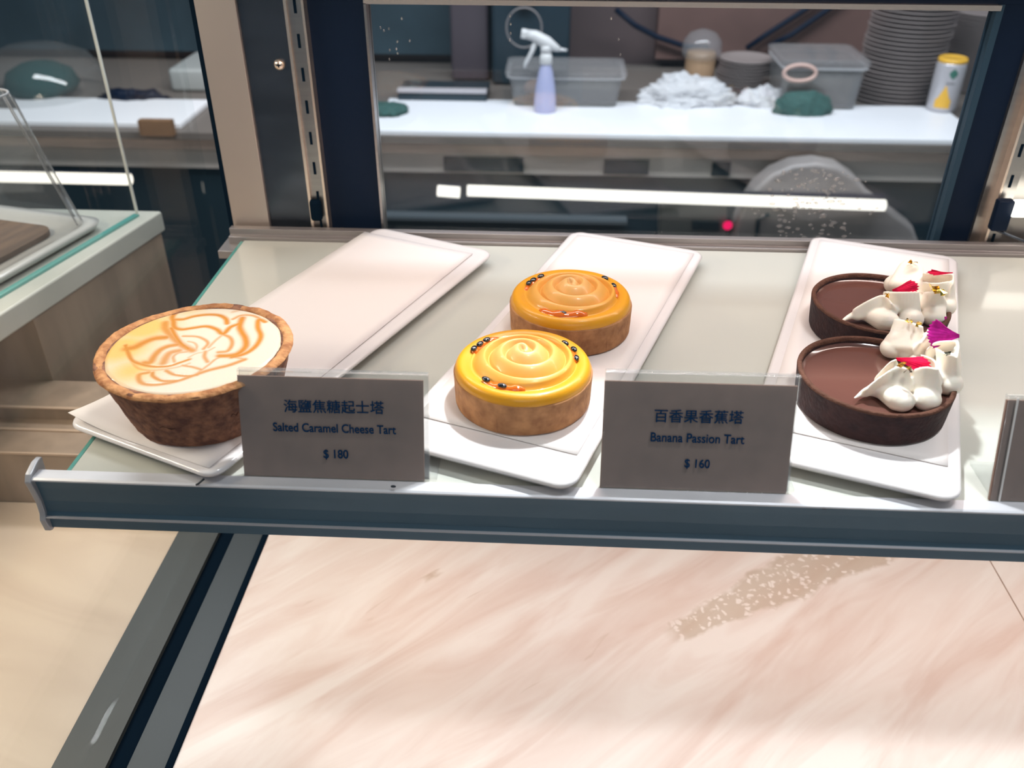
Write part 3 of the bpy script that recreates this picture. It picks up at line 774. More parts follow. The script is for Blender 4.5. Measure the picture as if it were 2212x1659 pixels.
# front chocolate tart
FX, FY = 0.2125, -0.2064
def F(u, v, h):     # zoom pixel of the choc detail view -> local point at height h above the tray
    p = at(1700+u/3.77, 540+v/3.77, z=TZ+h); return (p.x-FX, p.y-FY, h)
tf = choc(FX, FY, 'front chocolate tart with tall white meringue, red and magenta petals, nearest the shelf edge', 11)
def C4(p, r): return (*p, r)
chF = [
 [C4(F(550,1205,.0215),.0007), C4(F(640,1160,.0215),.0022), C4(F(760,1150,.0225),.0046), C4(F(900,1215,.0235),.0072)],
 [C4(F(1130,1210,.0235),.0076), C4(F(1100,1110,.026),.006), C4(F(1060,1020,.028),.0045)],
 [C4(F(1300,1080,.0235),.0078), C4(F(1320,960,.029),.0058), C4(F(1330,880,.036),.0034)],
 [C4(F(850,800,.0225),.0068), C4(F(900,720,.030),.0060), C4(F(1000,700,.033),.005)],
 [C4(F(960,840,.0225),.006), C4(F(1080,830,.024),.0065), C4(F(1200,860,.026),.006)],
 [C4(F(1150,740,.032),.006), C4(F(1250,760,.030),.006), C4(F(1330,860,.028),.006)],
]
spF = [(F(930,1225,.0232), (.0080, .0075, .0066)), (F(1140,1215,.0232), (.0083, .0078, .0066)), (F(1320,1085,.0235), (.0080, .0085, .0072)), (F(860,800,.0235), (.0080, .0076, .0066)), (F(1150,950,.023), (.012, .014, .006)), (F(1180,800,.027), (.009,.010,.007))]
shF = [
 ([F(620,1170,.022), F(760,1120,.024), F(900,1150,.026), F(1000,1120,.027)], [F(640,1140,.026), F(760,1040,.034), F(900,955,.040), F(985,975,.040)], .0030),
 ([F(740,1060,.026), F(820,1020,.028), F(900,1060,.028)], [F(740,1030,.030), F(830,930,.040), F(890,895,.044)], .0030),
 ([F(1030,1130,.026), F(1130,1160,.027), F(1230,1150,.028)], [F(1010,990,.036), F(1120,960,.042), F(1225,975,.043)], .0032),
 ([F(1200,1130,.028), F(1230,1060,.028), F(1200,980,.028)], [F(1230,975,.043), F(1195,900,.044), F(1090,855,.041)], .0028),
 ([F(1260,1040,.028), F(1330,1040,.028), F(1385,1000,.030)], [F(1210,800,.041), F(1300,850,.044), F(1375,870,.043)], .0030),
 ([F(1370,1040,.028), F(1385,960,.030), F(1380,900,.032)], [F(1380,880,.043), F(1395,800,.044), F(1390,745,.045)], .0028),
 ([F(840,780,.026), F(960,790,.028), F(1080,790,.030)], [F(880,570,.040), F(980,590,.042), F(1100,630,.042)], .0040),
 ([F(1060,820,.030), F(1120,790,.032), F(1180,740,.034)], [F(1090,760,.038), F(1140,690,.042), F(1160,640,.043)], .0036),
 ([F(1150,860,.030), F(1230,800,.034), F(1340,780,.036)], [F(1140,815,.036), F(1220,755,.042), F(1390,742,.045)], .0028),
]
cream_mass(tf, chF, spF, sheets=shF)
def Fv(p): return Vector(p)
petal(tf, F(890,885,.0425), Fv(F(1120,930,.0415))-Fv(F(890,885,.0425)), (0, -0.7, 1), 0.0185, 0.0125, 'petal_red', -0.15, 6)['label'] = 'red petal'
petal(tf, F(1405,700,.045), Fv(F(1140,680,.0455))-Fv(F(1405,700,.045)), (0.1, -0.9, 0.6), 0.0185, 0.0185, 'petal_magenta', 0.10, 9)['label'] = 'magenta petal'
petal(tf, F(1290,570,.041), Fv(F(1305,520,.041))-Fv(F(1290,570,.041)), (0, -1, .2), 0.004, 0.0020, 'petal_magenta', 0.0, 2)
leaf(tf, F(950,960,.0425), .0028, 'gold_leaf', 3, 6); leaf(tf, F(970,985,.041), .0022, 'silver_leaf', 4, 4)
leaf(tf, F(1315,858,.0455), .0018, 'silver_leaf', 5, 4)
leaf(tf, F(990,590,.0435), .0022, 'gold_leaf', 6, 5); leaf(tf, F(1070,612,.0440), .0022, 'gold_leaf', 7, 5)
# rear chocolate tart
RX, RY = 0.2442, -0.1084
def G(u, v, h):
    p = at(1700+u/3.77, 540+v/3.77, z=TZ+h); return (p.x-RX, p.y-RY, h)
tr = choc(RX, RY, 'rear chocolate tart with low white meringue and red petals, behind the front chocolate tart', 12)
chR = [
 [C4(G(432,590,.0215),.0007), C4(G(520,540,.022),.0022), C4(G(640,520,.0235),.0050), C4(G(790,570,.0235),.0078)],
 [C4(G(1010,560,.0235),.0080), C4(G(1000,480,.027),.0060), C4(G(1020,400,.030),.0040)],
 [C4(G(1190,530,.0235),.0082), C4(G(1220,430,.029),.0062), C4(G(1220,350,.037),.0036)],
 [C4(G(880,280,.0235),.0075), C4(G(960,230,.030),.0065), C4(G(1020,160,.037),.0042)],
 [C4(G(1300,450,.0235),.0066), C4(G(1290,350,.028),.0060), C4(G(1250,290,.030),.0060)],
 [C4(G(1000,330,.024),.0070), C4(G(1120,330,.026),.0070), C4(G(1220,330,.028),.0065)],
]
spR = [(G(810,575,.0232), (.0085, .0078, .0068)), (G(1010,565,.0232), (.0085, .0078, .0066)), (G(1190,535,.0235), (.0085, .0080, .0070)), (G(880,280,.0235), (.0080, .0076, .0068)), (G(1300,460,.024), (.0065,.0070,.0065)), (G(1040,420,.024), (.013, .014, .006))]
shR = [
 ([G(560,545,.022), G(680,520,.025), G(800,510,.027), G(880,500,.028)], [G(540,490,.027), G(660,420,.034), G(780,375,.038), G(850,440,.036)], .0032),
 ([G(800,480,.027), G(900,480,.028), G(1060,500,.029)], [G(790,345,.038), G(900,350,.041), G(1070,345,.042)], .0034),
 ([G(1100,460,.028), G(1190,450,.030), G(1270,440,.030)], [G(1120,350,.036), G(1200,350,.042), G(1265,370,.040)], .0036),
 ([G(860,280,.027), G(960,290,.028), G(1080,290,.030)], [G(920,130,.037), G(1000,85,.041), G(1100,150,.038)], .0045),
 ([G(1120,330,.030), G(1230,340,.032), G(1330,350,.033)], [G(1110,265,.038), G(1210,275,.041), G(1330,255,.041)], .0028),
 ([G(1120,270,.030), G(1200,240,.032), G(1330,300,.033)], [G(1110,190,.040), G(1230,200,.042), G(1345,200,.043)], .0028),
 ([G(1320,420,.028), G(1340,360,.030), G(1340,310,.032)], [G(1330,330,.036), G(1350,270,.041), G(1355,195,.043)], .0026),
]
cream_mass(tr, chR, spR, sheets=shR)
petal(tr, G(860,330,.041), Vector(G(1065,300,.043))-Vector(G(860,330,.041)), (0, -0.8, .8), 0.0165, 0.0110, 'petal_red', 0.10, 6)['label'] = 'red petal'
petal(tr, G(1350,185,.045), Vector(G(1140,195,.044))-Vector(G(1350,185,.045)), (0, -0.3, 1), 0.0170, 0.0050, 'petal_red', 0.12, 5)['label'] = 'narrow curled red petal'
leaf(tr, G(1020,108,.042), .0022, 'gold_leaf', 8, 5); leaf(tr, G(1215,335,.0435), .0036, 'gold_leaf', 9, 9); leaf(tr, G(800,372,.0395), .0022, 'gold_leaf', 10, 4)

# ================================================================== price cards in acrylic stands
LEAN = 0.285
def sign(x0, x1, h, hc, label, inset=0.0012, rx=0.0):
    """card in a clear bent stand that leans back a little; x0, x1 at mid height"""
    t = empty('price_sign', ((x0+x1)/2, -0.2845, SZ+0.0004), label, 'price sign', 'price cards along the shelf edge')
    t.rotation_euler = (-LEAN, 0, 0)
    w = (x1-x0)/2
    st = MB().box(-w, w, 0.0012, 0.0028, 0.0, h).box(-w, w, -0.0020, -0.0010, 0.0, h).box(-w, w, -0.0020, 0.0028, h, h+0.0012)
    st.build('acrylic_stand', 'acrylic', t, bevel=0.0003, seg=1)
    ft = MB().box(-w+0.002, w+0.004, 0.0020, 0.034, 0.0, 0.0016).build('acrylic_foot', 'acrylic', t); ft.rotation_euler = (LEAN, 0, 0)
    MB().box(-w-0.0003, w-inset, -0.0007, 0.0009, 0.0004, hc).build('card', 'card', t)
    return t
sg1 = sign(-0.1655, -0.0572, 0.0640, 0.0610, 'brown price card reading Salted Caramel Cheese Tart, $ 180', 0.0030)
sg2 = sign(0.0415, 0.1482, 0.0690, 0.0640, 'brown price card reading Banana Passion Tart, $ 160, between the yellow and chocolate tarts')
sg3 = sign(0.2605, 0.3685, 0.0610, 0.0595, 'brown price card cut off by the right edge of the photo')
MB().box(-0.0500, -0.0490, -0.0027, -0.0021, 0.0, 0.0610).build('edge_strip', mat('edge_strip', (0.62, 0.60, 0.58), 0.3), sg3)
bpy.context.view_layer.update()
def put_text(sg, body, l, r_, zs=1.0, wt=0.00016):
    """l, r_: photo pixels of the middle of the text's left and right ends, met on the card's own plane"""
    Mw = Matrix.Translation(sg.location) @ Matrix.Rotation(-LEAN, 4, 'X'); Mi = Mw.inverted()
    def hit(q):
        d = rt*((q[0]-W/2)/FPX) + up*((H/2-q[1])/FPX) + fw
        o = Mi @ CAM; dd = Mi.to_3x3() @ d; t = (-0.0024-o.y)/dd.y; return o+dd*t
    a, b = hit(l), hit(r_); c = (a+b)/2
    o = text_mesh('lettering', body, 0.01, c, 'ink', sg, 0.0, width=abs(b.x-a.x))
    o.rotation_euler = (0, -math.atan2(b.z-a.z, b.x-a.x), 0); o.scale = (1, 1, zs)
    me = o.data; bm = bmesh.new(); bm.from_mesh(me)          # heavier weight: the same outlines set four times, a hair apart
    src = bm.verts[:]+bm.edges[:]+bm.faces[:]
    for dx, dz in ((wt, 0), (0, wt), (wt, wt)):
        g = bmesh.ops.duplicate(bm, geom=src)['geom']
        bmesh.ops.translate(bm, verts=[v for v in g if isinstance(v, bmesh.types.BMVert)], vec=(dx-wt/2, -0.00001*(dx+2*dz)/wt, dz-wt/2))
    bm.to_mesh(me); bm.free()
put_text(sg1, '海鹽焦糖起士塔', (613, 877), (829, 881))
put_text(sg1, 'Salted Caramel Cheese Tart', (590, 922), (855, 929), 1.18, 0.00022)
put_text(sg1, '$ 180', (699, 982), (752, 983), 1.15, 0.00022)
put_text(sg2, '百香果香蕉塔', (1414, 898), (1606, 902))
put_text(sg2, 'Banana Passion Tart', (1406, 944), (1608, 950), 1.18, 0.00022)
put_text(sg2, '$ 160', (1479, 1002), (1533, 1004), 1.15, 0.00022)

# ================================================================== neighbouring counter on the left
beige = MB().box(-1.3, -0.3248, -0.56, -0.0556, DZ-0.02, DZ-0.001).build('neighbour_deck', 'beige_marble')
tag(beige, 'beige marble deck of the neighbouring case at lower left', 'marble deck')
blk = [(-0.4475, 0.262), (-0.5100, -0.052), (-1.1, -0.052), (-1.1, 0.262)]
DZB = -0.1825
cb = empty('stone_counter', (-0.8, 0.1, DZB), 'brown stepped stone counter topped by a pale grey slab, at left beyond the side pane', 'counter')
def pb(name, m, x0, x1, y0, y1, z0, z1, bevel=0.0): return MB().box(x0+0.8, x1+0.8, y0-0.1, y1-0.1, z0-DZB, z1-DZB).build(name, m, cb, bevel=bevel)
pb('lower_step', 'brown_stone', -1.2, -0.3245, -0.055, 0.05, DZ-0.001, -0.1825)
pb('edge_line', 'brown_edge', -1.2, -0.3245, -0.0556, -0.0535, -0.1835, -0.1815)
pb('edge_line', 'brown_edge', -1.2, -0.3245, -0.0200, -0.0165, -0.1825, -0.1812)
pb('middle_step', 'brown_stone', -1.2, -0.3245, 0.0, 0.05, -0.1825, -0.1700)
pb('edge_line', 'brown_edge', -1.2, -0.3245, -0.0006, 0.0030, -0.1705, -0.1690)
MB().prism([(x+0.8, y-0.1) for x, y in [(-0.4492, 0.266), (-0.4915, 0.0505), (-1.1, 0.0505), (-1.1, 0.266)]], -0.16, -0.1002-DZB).build('block', 'brown_stone', cb)
slab_pts = [(-0.4450, 0.272), (-0.5260, -0.130), (-1.1, -0.130), (-1.1, 0.272)]
slab = MB().prism([(x+0.8, y-0.1) for x, y in slab_pts], -0.1001-DZB, -0.0752-DZB).build('slab', 'slab_stone', cb, bevel=0.003, seg=3)
pn = empty('glass_screen', (-0.485, 0.14, -0.0752), 'upright clear glass screen standing on the grey slab, its bright rear edge visible', 'glass screen')
pa, pb2 = at(297, 466, z=-0.0752), at(-120, 712, z=-0.0752)
dv = (pb2-pa).normalized(); nv_ = Vector((-dv.y, dv.x, 0))*0.0025
def wallquad(a, b, n_, z0, z1, name, m, par):
    ps = [a-n_, b-n_, b+n_, a+n_]
    o = par.location
    return MB().prism([(p.x-o.x, p.y-o.y) for p in ps], z0-o.z, z1-o.z).build(name, m, par)
wallquad(pa, pb2, nv_, -0.0750, 0.42, 'pane', 'pane', pn)
wallquad(pa-dv*0.0012, pa+dv*0.0004, nv_*0.6, -0.0750, 0.42, 'polished_end', 'glass_bright_edge', pn)
wallquad(pa+dv*0.001, pb2, nv_*1.3, -0.0751, -0.0725, 'green_edge', 'glass_edge', pn)
# clear cake cover over a pale dish with a brown board
cc = at(-116, 572, z=-0.0752)
cov = empty('cake_cover', (cc.x, cc.y, -0.0750), 'clear tapered plastic cake cover on the grey slab at far left', 'cake cover')
ang = math.atan2(-dv.y, -dv.x)
def cover_ring(w, l, z, r=0.02, n=6):
    out = []
    for cx, cy, a0 in ((w/2-r, l/2-r, 0), (-w/2+r, l/2-r, PI/2), (-w/2+r, -l/2+r, PI), (w/2-r, -l/2+r, 3*PI/2)):
        for k in range(n+1):
            a = a0+PI/2*k/n; out.append((cx+r*math.cos(a), cy+r*math.sin(a), z))
    return out
def ringset(rings, cap_top=True, cap_bot=False):
    mb = MB(); n = len(rings[0]); vs = sum(rings, []); fs = []
    for i in range(len(rings)-1):
        for k in range(n): fs.append((i*n+k, i*n+(k+1)%n, (i+1)*n+(k+1)%n, (i+1)*n+k))
    if cap_top: fs.append(tuple(range((len(rings)-1)*n, len(rings)*n)))
    if cap_bot: fs.append(tuple(range(n-1, -1, -1)))
    return mb.add(vs, fs)
CWD, CLN = 0.24, 0.17
cv = ringset([cover_ring(CWD, CLN, 0.012), cover_ring(CWD-0.004, CLN-0.004, 0.014), cover_ring(CWD-0.05, CLN-0.04, 0.150), cover_ring(CWD-0.065, CLN-0.055, 0.158)]).build('cover', 'cover_plastic', cov)
top_ = cover_ring(CWD-0.055, CLN-0.045, 0.156); bot_ = cover_ring(CWD-0.002, CLN-0.002, 0.013)
eg = MB()
for i0 in (0, 3, 6, 7, 10, 13, 21, 24, 27): eg.tube([bot_[i0], top_[i0]], 0.0007, 6)
eg.tube(top_+[top_[0]], 0.0012, 6, False)
eg.build('cover_edges', 'cloudy_rim', cov, smooth=True)
dish = empty('cake_dish', (cc.x, cc.y, -0.0750), 'low pale oval-cornered dish under the clear cake cover', 'dish')
ringset([cover_ring(CWD+0.0, CLN-0.0, 0.0), cover_ring(CWD+0.018, CLN+0.018, 0.005), cover_ring(CWD+0.022, CLN+0.022, 0.010), cover_ring(CWD+0.004, CLN+0.004, 0.0115), cover_ring(CWD-0.02, CLN-0.02, 0.006), cover_ring(CWD-0.03, CLN-0.03, 0.004)], True, True).build('dish_body', mat('dish', (0.52, 0.50, 0.46), 0.3, coat=0.4), dish, smooth=True)
brd = ringset([cover_ring(CWD-0.05, CLN-0.05, 0.0042), cover_ring(CWD-0.05, CLN-0.05, 0.010)], True, True).build('wooden_board', mat('board_wood', (0.20, 0.12, 0.07), 0.6, noise_amt=0.4, noise_scale=12, stretch=(1, 8, 1)), None)
tag(brd, 'brown wooden board inside the clear cake cover', 'board')
brd.location = dish.location
for o in (cov, dish, brd): o.rotation_euler = (0, 0, ang)

# ================================================================== the work counter behind the case
WZ = -0.27
bench = empty('work_counter', (0.25, 1.23, -1.25), 'long stainless work counter with drawers behind the display case', 'counter')
def bb(name, m, x0, x1, y0, y1, z0, z1, bevel=0.0): return MB().box(x0-0.25, x1-0.25, y0-1.23, y1-1.23, z0+1.25, z1+1.25).build(name, m, bench, bevel=bevel)
mat('bench_top', (0.15, 0.13, 0.115), 0.5, 0.0)
mat('bench_tan', (0.75, 0.58, 0.48), 0.45, 0.0, noise_amt=0.35, noise_scale=3, stretch=(1, 1, 14))
mat('bench_grey', (0.62, 0.57, 0.52), 0.45, 0.0, noise_amt=0.25, noise_scale=2, stretch=(1,1,6))
mat('bench_teal', (0.022, 0.045, 0.06), 0.35, 0.4)
bb('top', 'bench_top', -2.2, 1.9, 1.235, 1.94, WZ-0.028, WZ-0.0125)
bb('upper_band', 'bench_tan', -2.2, 1.9, 1.245, 1.30, -0.322, WZ-0.028)
bb('middle_band', 'bench_grey', -2.2, 1.9, 1.262, 1.30, -0.372, -0.322)
for x0, x1 in ((-0.24, -0.06), (0.12, 0.22), (0.36, 0.40)):
    bb('drawer_gap', 'bench_teal', x0, x1, 1.256, 1.264, -0.366, -0.334)
bb('cabinet', 'bench_teal', -2.2, 1.9, 1.27, 1.90, -1.25, -0.372)
mat('ledge_metal', (0.07, 0.085, 0.095), 0.5)
bb('ledge', 'ledge_metal', -0.42, 0.18, 1.235, 1.275, -0.478, -0.470)
# white cutting boards forming the bright surface
for x0, x1, y0, y1, lab in ((-0.398, 0.93, 1.240, 1.50, 'long bright white board on the counter behind the rear window'),
                            (-1.75, -0.83, 1.262, 1.46, 'white board on the counter at far left, beyond the glass screen'),
                            (-0.73, -0.66, 1.42, 1.52, 'small white pad among dark tools at left')):
    o = MB().box(x0, x1, y0, y1, WZ-0.0123, WZ).build('cutting_board', mat('white_board', (0.86, 0.87, 0.90), 0.4), bevel=0.002)
    tag(o, lab, 'cutting board', 'white boards on the work counter')
# added glowing tubes in place of the LED strip's reflection in the glass
for (xa, za), (xb, zb), lab in (((-0.1770, -0.3712), (0.715, -0.3860), 'long glowing white tube standing in for the LED strip reflection in the rear window'),
                        ((-1.45, -0.360), (-0.918, -0.3615), 'glowing white tube standing in for the strip reflection at left, beyond the glass screen'),
                        ((-0.242, -0.373), (-0.194, -0.376), 'short glowing tube piece of the same stand-in reflection, left of the long tube')):
    l = empty('tube_lamp_or_reflection', ((xa+xb)/2, 1.15, (za+zb)/2), lab, 'lamp', 'glowing tubes in place of lamp reflections')
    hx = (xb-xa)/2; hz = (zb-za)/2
    MB().tube([(-hx, 0, -hz), (hx, 0, hz)], 0.0118, 16).build('tube', MATS.get('reflection_glow') or emit('reflection_glow', (1.0, 0.90, 0.78), 2.0), l, smooth=True)
    MB().box(-hx, hx, 0.0118, 0.0190, -0.008, 0.010).build('tube_backing', 'black_frame', l)

def on(px, py, z=WZ): return at(px, py, z=z)
# spray bottle
p = on(1177, 240)
sbt = empty('spray_bottle', (p.x, p.y, WZ), 'translucent lilac spray bottle with a white trigger head on the white board', 'spray bottle')
sbt.scale = (0.76, 0.76, 0.72)
MB().lathe([(0.001, 0), (0.033, 0.0), (0.0345, 0.006), (0.0335, 0.04), (0.029, 0.085), (0.0215, 0.125), (0.0165, 0.142), (0.0150, 0.150)], 32).build('bottle', mat('lilac', (0.40, 0.42, 0.62), 0.25, sss=0.1, coat=0.3), sbt, smooth=True)
MB().lathe([(0.0165, 0.148), (0.0185, 0.150), (0.0185, 0.172), (0.014, 0.182)], 24).build('collar', mat('white_plastic', (0.66, 0.66, 0.66), 0.35), sbt, smooth=True)
hd = MB()
hd.tube([(-0.060, 0, 0.236), (-0.035, 0, 0.232), (0.0, 0, 0.212), (0.030, 0, 0.196), (0.040, 0, 0.192)], [0.014, 0.017, 0.020, 0.011, 0.007], 16)
hd.tube([(0.0, 0, 0.180), (0.0, 0, 0.205)], [0.015, 0.019], 16)
hd.build('trigger_head', 'white_plastic', sbt, smooth=True)
MB().tube([(0.038, 0, 0.192), (0.062, 0, 0.190)], [0.006, 0.0035], 12).build('tail', 'white_plastic', sbt, smooth=True)
MB().tube([(-0.074, 0, 0.238), (-0.058, 0, 0.236)], 0.015, 6).build('nozzle', 'white_plastic', sbt, smooth=False)
MB().tube([(-0.030, 0, 0.220), (-0.042, 0, 0.185), (-0.060, 0, 0.150), (-0.064, 0, 0.135)], [0.009, 0.007, 0.006, 0.004], 12).build('trigger', 'white_plastic', sbt, smooth=True)
# storage boxes
def storage(px0, px1, py, ytop, label, wtop=1.08, dep=0.13, lid=True):
    a, b = on(px0, py), on(px1, py)
    w = (b.x-a.x); cx = (a.x+b.x)/2; y0 = (a.y+b.y)/2
    tp = at((px0+px1)/2, ytop, y=y0); h = tp.z-WZ
    t = empty('storage_box', (cx, y0+dep/2, WZ), label, 'storage box', 'clear plastic storage boxes')
    def rg(f, z, r=0.015): return cover_ring(w*f, dep*f, z, r, 4)
    o = ringset([rg(0.96, 0.002), rg(1.0, h*0.4), rg(1.04, h*0.86)], False, True).build('box_body', 'cloudy_plastic', t)
    sd = o.modifiers.new('thick', 'SOLIDIFY'); sd.thickness = 0.0025
    ringset([rg(1.05, h*0.82), rg(1.09, h*0.84), rg(1.09, h*0.87), rg(1.05, h*0.88)], False, False).build('box_rim', 'cloudy_rim', t)
    if lid:
        ringset([rg(1.10, h*0.90), rg(1.12, h*0.92), rg(1.12, h*1.0), rg(1.0, h*1.03), rg(0.9, h*1.0)], True, True).build('lid', 'lid_plastic', t, bevel=0.002)
    return t, w, h, dep
s1_, w1_, h1_, d1_ = storage(1104, 1336, 232, 158, 'low lidded clear plastic box behind the lilac spray bottle', dep=0.15)
# contents of the low box
ci = MB().ell((0, 0, 0), (0.026, 0.03, 0.02), 16, 10).build('food_portion', mat('bun', (0.42, 0.26, 0.20), 0.7)); ci.location = (s1_.location.x-0.075, s1_.location.y, WZ+0.024)
tag(ci, 'brownish lump inside the low clear box', 'food')
s2_, w2_, h2_, d2_ = storage(1684, 1850, 238, 132, 'tall clear plastic box with a cloudy rim left of the plate stack', dep=0.17)
# paper ring hanging on the tall box front
pr_ = at(1728, 158, y=s2_.location.y-d2_/2-0.012)
rg_ = MB(); rg_.tube([(0.036*math.cos(a), 0, 0.018*math.sin(a)) for a in np.linspace(0, 2*PI, 33)], 0.0045, 8, False)
ro = rg_.build('rubber_ring', mat('peach_ring', (0.62, 0.42, 0.36), 0.6), s2_, smooth=True); ro.location = (pr_.x-s2_.location.x, -d2_/2-0.012, pr_.z-WZ)
ro['label'] = 'peach coloured oval ring'
# crumpled plastic bags
def crumple(name, c, r, m, label, cat, seed, group=None, rough=0.5, n=3):
    mb = bmesh.new(); bmesh.ops.create_icosphere(mb, subdivisions=5, radius=1)
    for v in mb.verts:
        q = v.co.normalized()
        d = 1+rough*0.5*noise.noise(q*2.0+Vector((seed,)*3))+rough*0.5*abs(noise.noise(q*5+Vector((seed*2,)*3)))+rough*0.25*abs(noise.noise(q*13+Vector((seed*3,)*3)))
        v.co = Vector((q.x*r[0]*d, q.y*r[1]*d, max(q.z*r[2]*d, -r[2]*0.25)))
    me = bpy.data.meshes.new(name); mb.to_mesh(me); mb.free()
    me.polygons.foreach_set('use_smooth', [True]*len(me.polygons)); me.materials.append(MATS[m])
    o = bpy.data.objects.new(name, me); COL.objects.link(o); o.location = (c[0], c[1], c[2]+r[2]*0.25)
    return tag(o, label, cat, group)
c = on(1490, 226); crumple('plastic_bag', (c.x, c.y+0.02, WZ), (0.098, 0.045, 0.046), 'bag_plastic', 'crumpled clear plastic bag on the white board, left of the green cloth', 'plastic bag', 3, 'crumpled plastic bags', 0.7)
c = on(1643, 228); crumple('plastic_bag', (c.x, c.y+0.01, WZ), (0.042, 0.03, 0.030), 'bag_plastic', 'smaller crumpled clear bag directly behind the green cloth', 'plastic bag', 5, 'crumpled plastic bags', 0.7)
mat('cloth_green', (0.035, 0.105, 0.095), 0.85, noise_amt=0.2, noise_scale=60)
c = on(1738, 247); crumple('cleaning_cloth', (c.x-0.005, c.y+0.008, WZ), (0.062, 0.027, 0.038), 'cloth_green', 'folded dark green cloth in front of the tall clear box', 'cloth', 9, 'green cleaning cloths', 0.35)
c = on(838, 244); crumple('cleaning_cloth', (c.x, c.y+0.01, WZ), (0.042, 0.045, 0.014), 'cloth_green', 'flat green cloth at the left end of the long white board', 'cloth', 12, 'green cleaning cloths', 0.4)
# jar with a bag over it
c = at(1512, 178, z=WZ+0.012)
jar = empty('jar', (c.x, c.y+0.03, WZ-0.0125), 'amber jar wrapped over its top with a clear bag, behind the crumpled bags', 'jar')
MB().lathe([(0.001, 0), (0.036, 0), (0.038, 0.01), (0.038, 0.085), (0.034, 0.095)], 28).build('jar_body', mat('amber', (0.42, 0.27, 0.16), 0.3), jar, smooth=True)
glass_mat('bag_thin', (0.93, 0.94, 0.95), 1.4, 0.08, 0.14, (0.7, 0.7, 0.72))
bm_ = MB().lathe([(0.044, 0.080), (0.050, 0.095), (0.047, 0.120), (0.032, 0.138), (0.010, 0.146), (0.001, 0.147)], 28, closed=False).build('bag_cover', 'bag_thin', jar, smooth=True)
# can
c = on(2034, 240)
can = empty('drink_can', (c.x, c.y+0.01, WZ), 'yellow topped white drink can with pineapple picture at the right end of the white board', 'can')
MB().lathe([(0.001, 0), (0.028, 0), (0.0315, 0.004), (0.033, 0.010), (0.033, 0.104), (0.031, 0.112)], 36).build('can_body', mat('can_white', (0.52, 0.50, 0.52), 0.25, 0.2), can, smooth=True)
MB().lathe([(0.0315, 0.1085), (0.0325, 0.116), (0.029, 0.120), (0.0275, 0.1185), (0.001, 0.1185)], 36).build('can_top', mat('can_yellow', (0.80, 0.45, 0.05), 0.3), can, smooth=True)
def patch(a0, a1, z0, z1, m, name, shape=None):
    nu, nvv = 14, 12; P = np.zeros((nvv, nu, 3))
    for j in range(nvv):
        for i in range(nu):
            u = i/(nu-1)*2-1; v = j/(nvv-1)
            ww = shape(v) if shape else 1
            a = (a0+a1)/2+(a1-a0)/2*u*ww
            P[j, i] = (0.0333*math.cos(a), 0.0333*math.sin(a), z0+(z1-z0)*v)
    return grid_mesh(name, P, m, can, wrap=False)
patch(D(-142), D(-82), 0.012, 0.062, 'can_yellow', 'pineapple_print', lambda v: max(0.12, 1-v**1.5) if v > .45 else 1)
patch(D(-112), D(-80), 0.078, 0.100, mat('can_green', (0.05, 0.16, 0.12), 0.4), 'leaf_print', lambda v: math.sin(PI*min(max(v, .06), .94)))
patch(D(-116), D(-84), 0.066, 0.070, mat('can_grey', (0.25, 0.24, 0.25), 0.4), 'lettering_band')
# plate stacks on the dark counter behind: each plate a thing
mat('plate', (0.34, 0.29, 0.275), 0.35, coat=0.3)
ORD = 'first second third fourth fifth sixth seventh eighth ninth tenth eleventh twelfth thirteenth fourteenth fifteenth sixteenth seventeenth eighteenth nineteenth twentieth twenty-first twenty-second twenty-third twenty-fourth'.split()
plate_me = None
def stack(px, py, r, n, dz, tilt, grp, lab, yy=None):
    global plate_me
    c = at(px, py, y=yy)
    z = WZ-0.0120
    first = None
    for i in range(n):
        if plate_me is None:
            o = MB().lathe([(0.001, 0), (0.62, 0), (0.66, 0.0), (0.97, 0.055), (1.0, 0.070), (0.985, 0.085), (0.93, 0.075), (0.62, 0.035), (0.001, 0.03)], 40).build('plate', 'plate', smooth=True)
            plate_me = o.data
        else:
            o = bpy.data.objects.new('plate', plate_me); COL.objects.link(o)
        o.scale = (r, r, dz*9.0)
        o.location = (c.x+tilt*i*dz+random.uniform(-.0018, .0018), yy+random.uniform(-.001, .001), z+0.0005+i*dz)
        pos = 'lowest plate' if i == 0 else ('topmost plate in view' if i == n-1 else ORD[i]+' plate from the bottom')
        tag(o, pos+' '+lab, 'plate', grp)
stack(1925, 205, 0.098, 23, 0.0098, 0.06, 'plates in the tall stack', 'of the tall stack beside the tall clear box', 1.62)
stack(2085, 195, 0.082, 24, 0.0078, 0.0, 'plates in the rear right stack', 'of the stack behind the yellow topped can', 1.74)
stack(1603, 190, 0.068, 11, 0.0078, 0.0, 'plates in the low stack', 'of the low stack between jar and tall box', 1.66)
# long thin white tray edge and dark appliance, cables, hanging ring
c0, c1 = at(858, 198, z=WZ+0.02), at(1052, 198, z=WZ+0.02)
o = MB().box(c0.x, c1.x, c0.y, c0.y+0.12, WZ-0.012, WZ+0.018).build('black_tray', 'bench_teal', bevel=0.003)
tag(o, 'flat dark box left of the low clear storage box', 'box')
o = MB().box(c0.x, c1.x, c0.y-0.004, c0.y+0.022, WZ+0.0182, WZ+0.0262).build('white_strip', mat('strip_white', (0.45, 0.43, 0.45), 0.4), bevel=0.002)
tag(o, 'thin pale strip lying on the flat dark box', 'strip')
ap = empty('coffee_machine', (-0.03, 1.76, WZ-0.012), 'dark appliance standing behind the spray bottle near the wall', 'appliance')
MB().box(-0.13, 0.07, -0.08, 0.10, 0, 0.42).build('housing', mat('appliance_dark', (0.015, 0.03, 0.042), 0.35), ap, bevel=0.012)
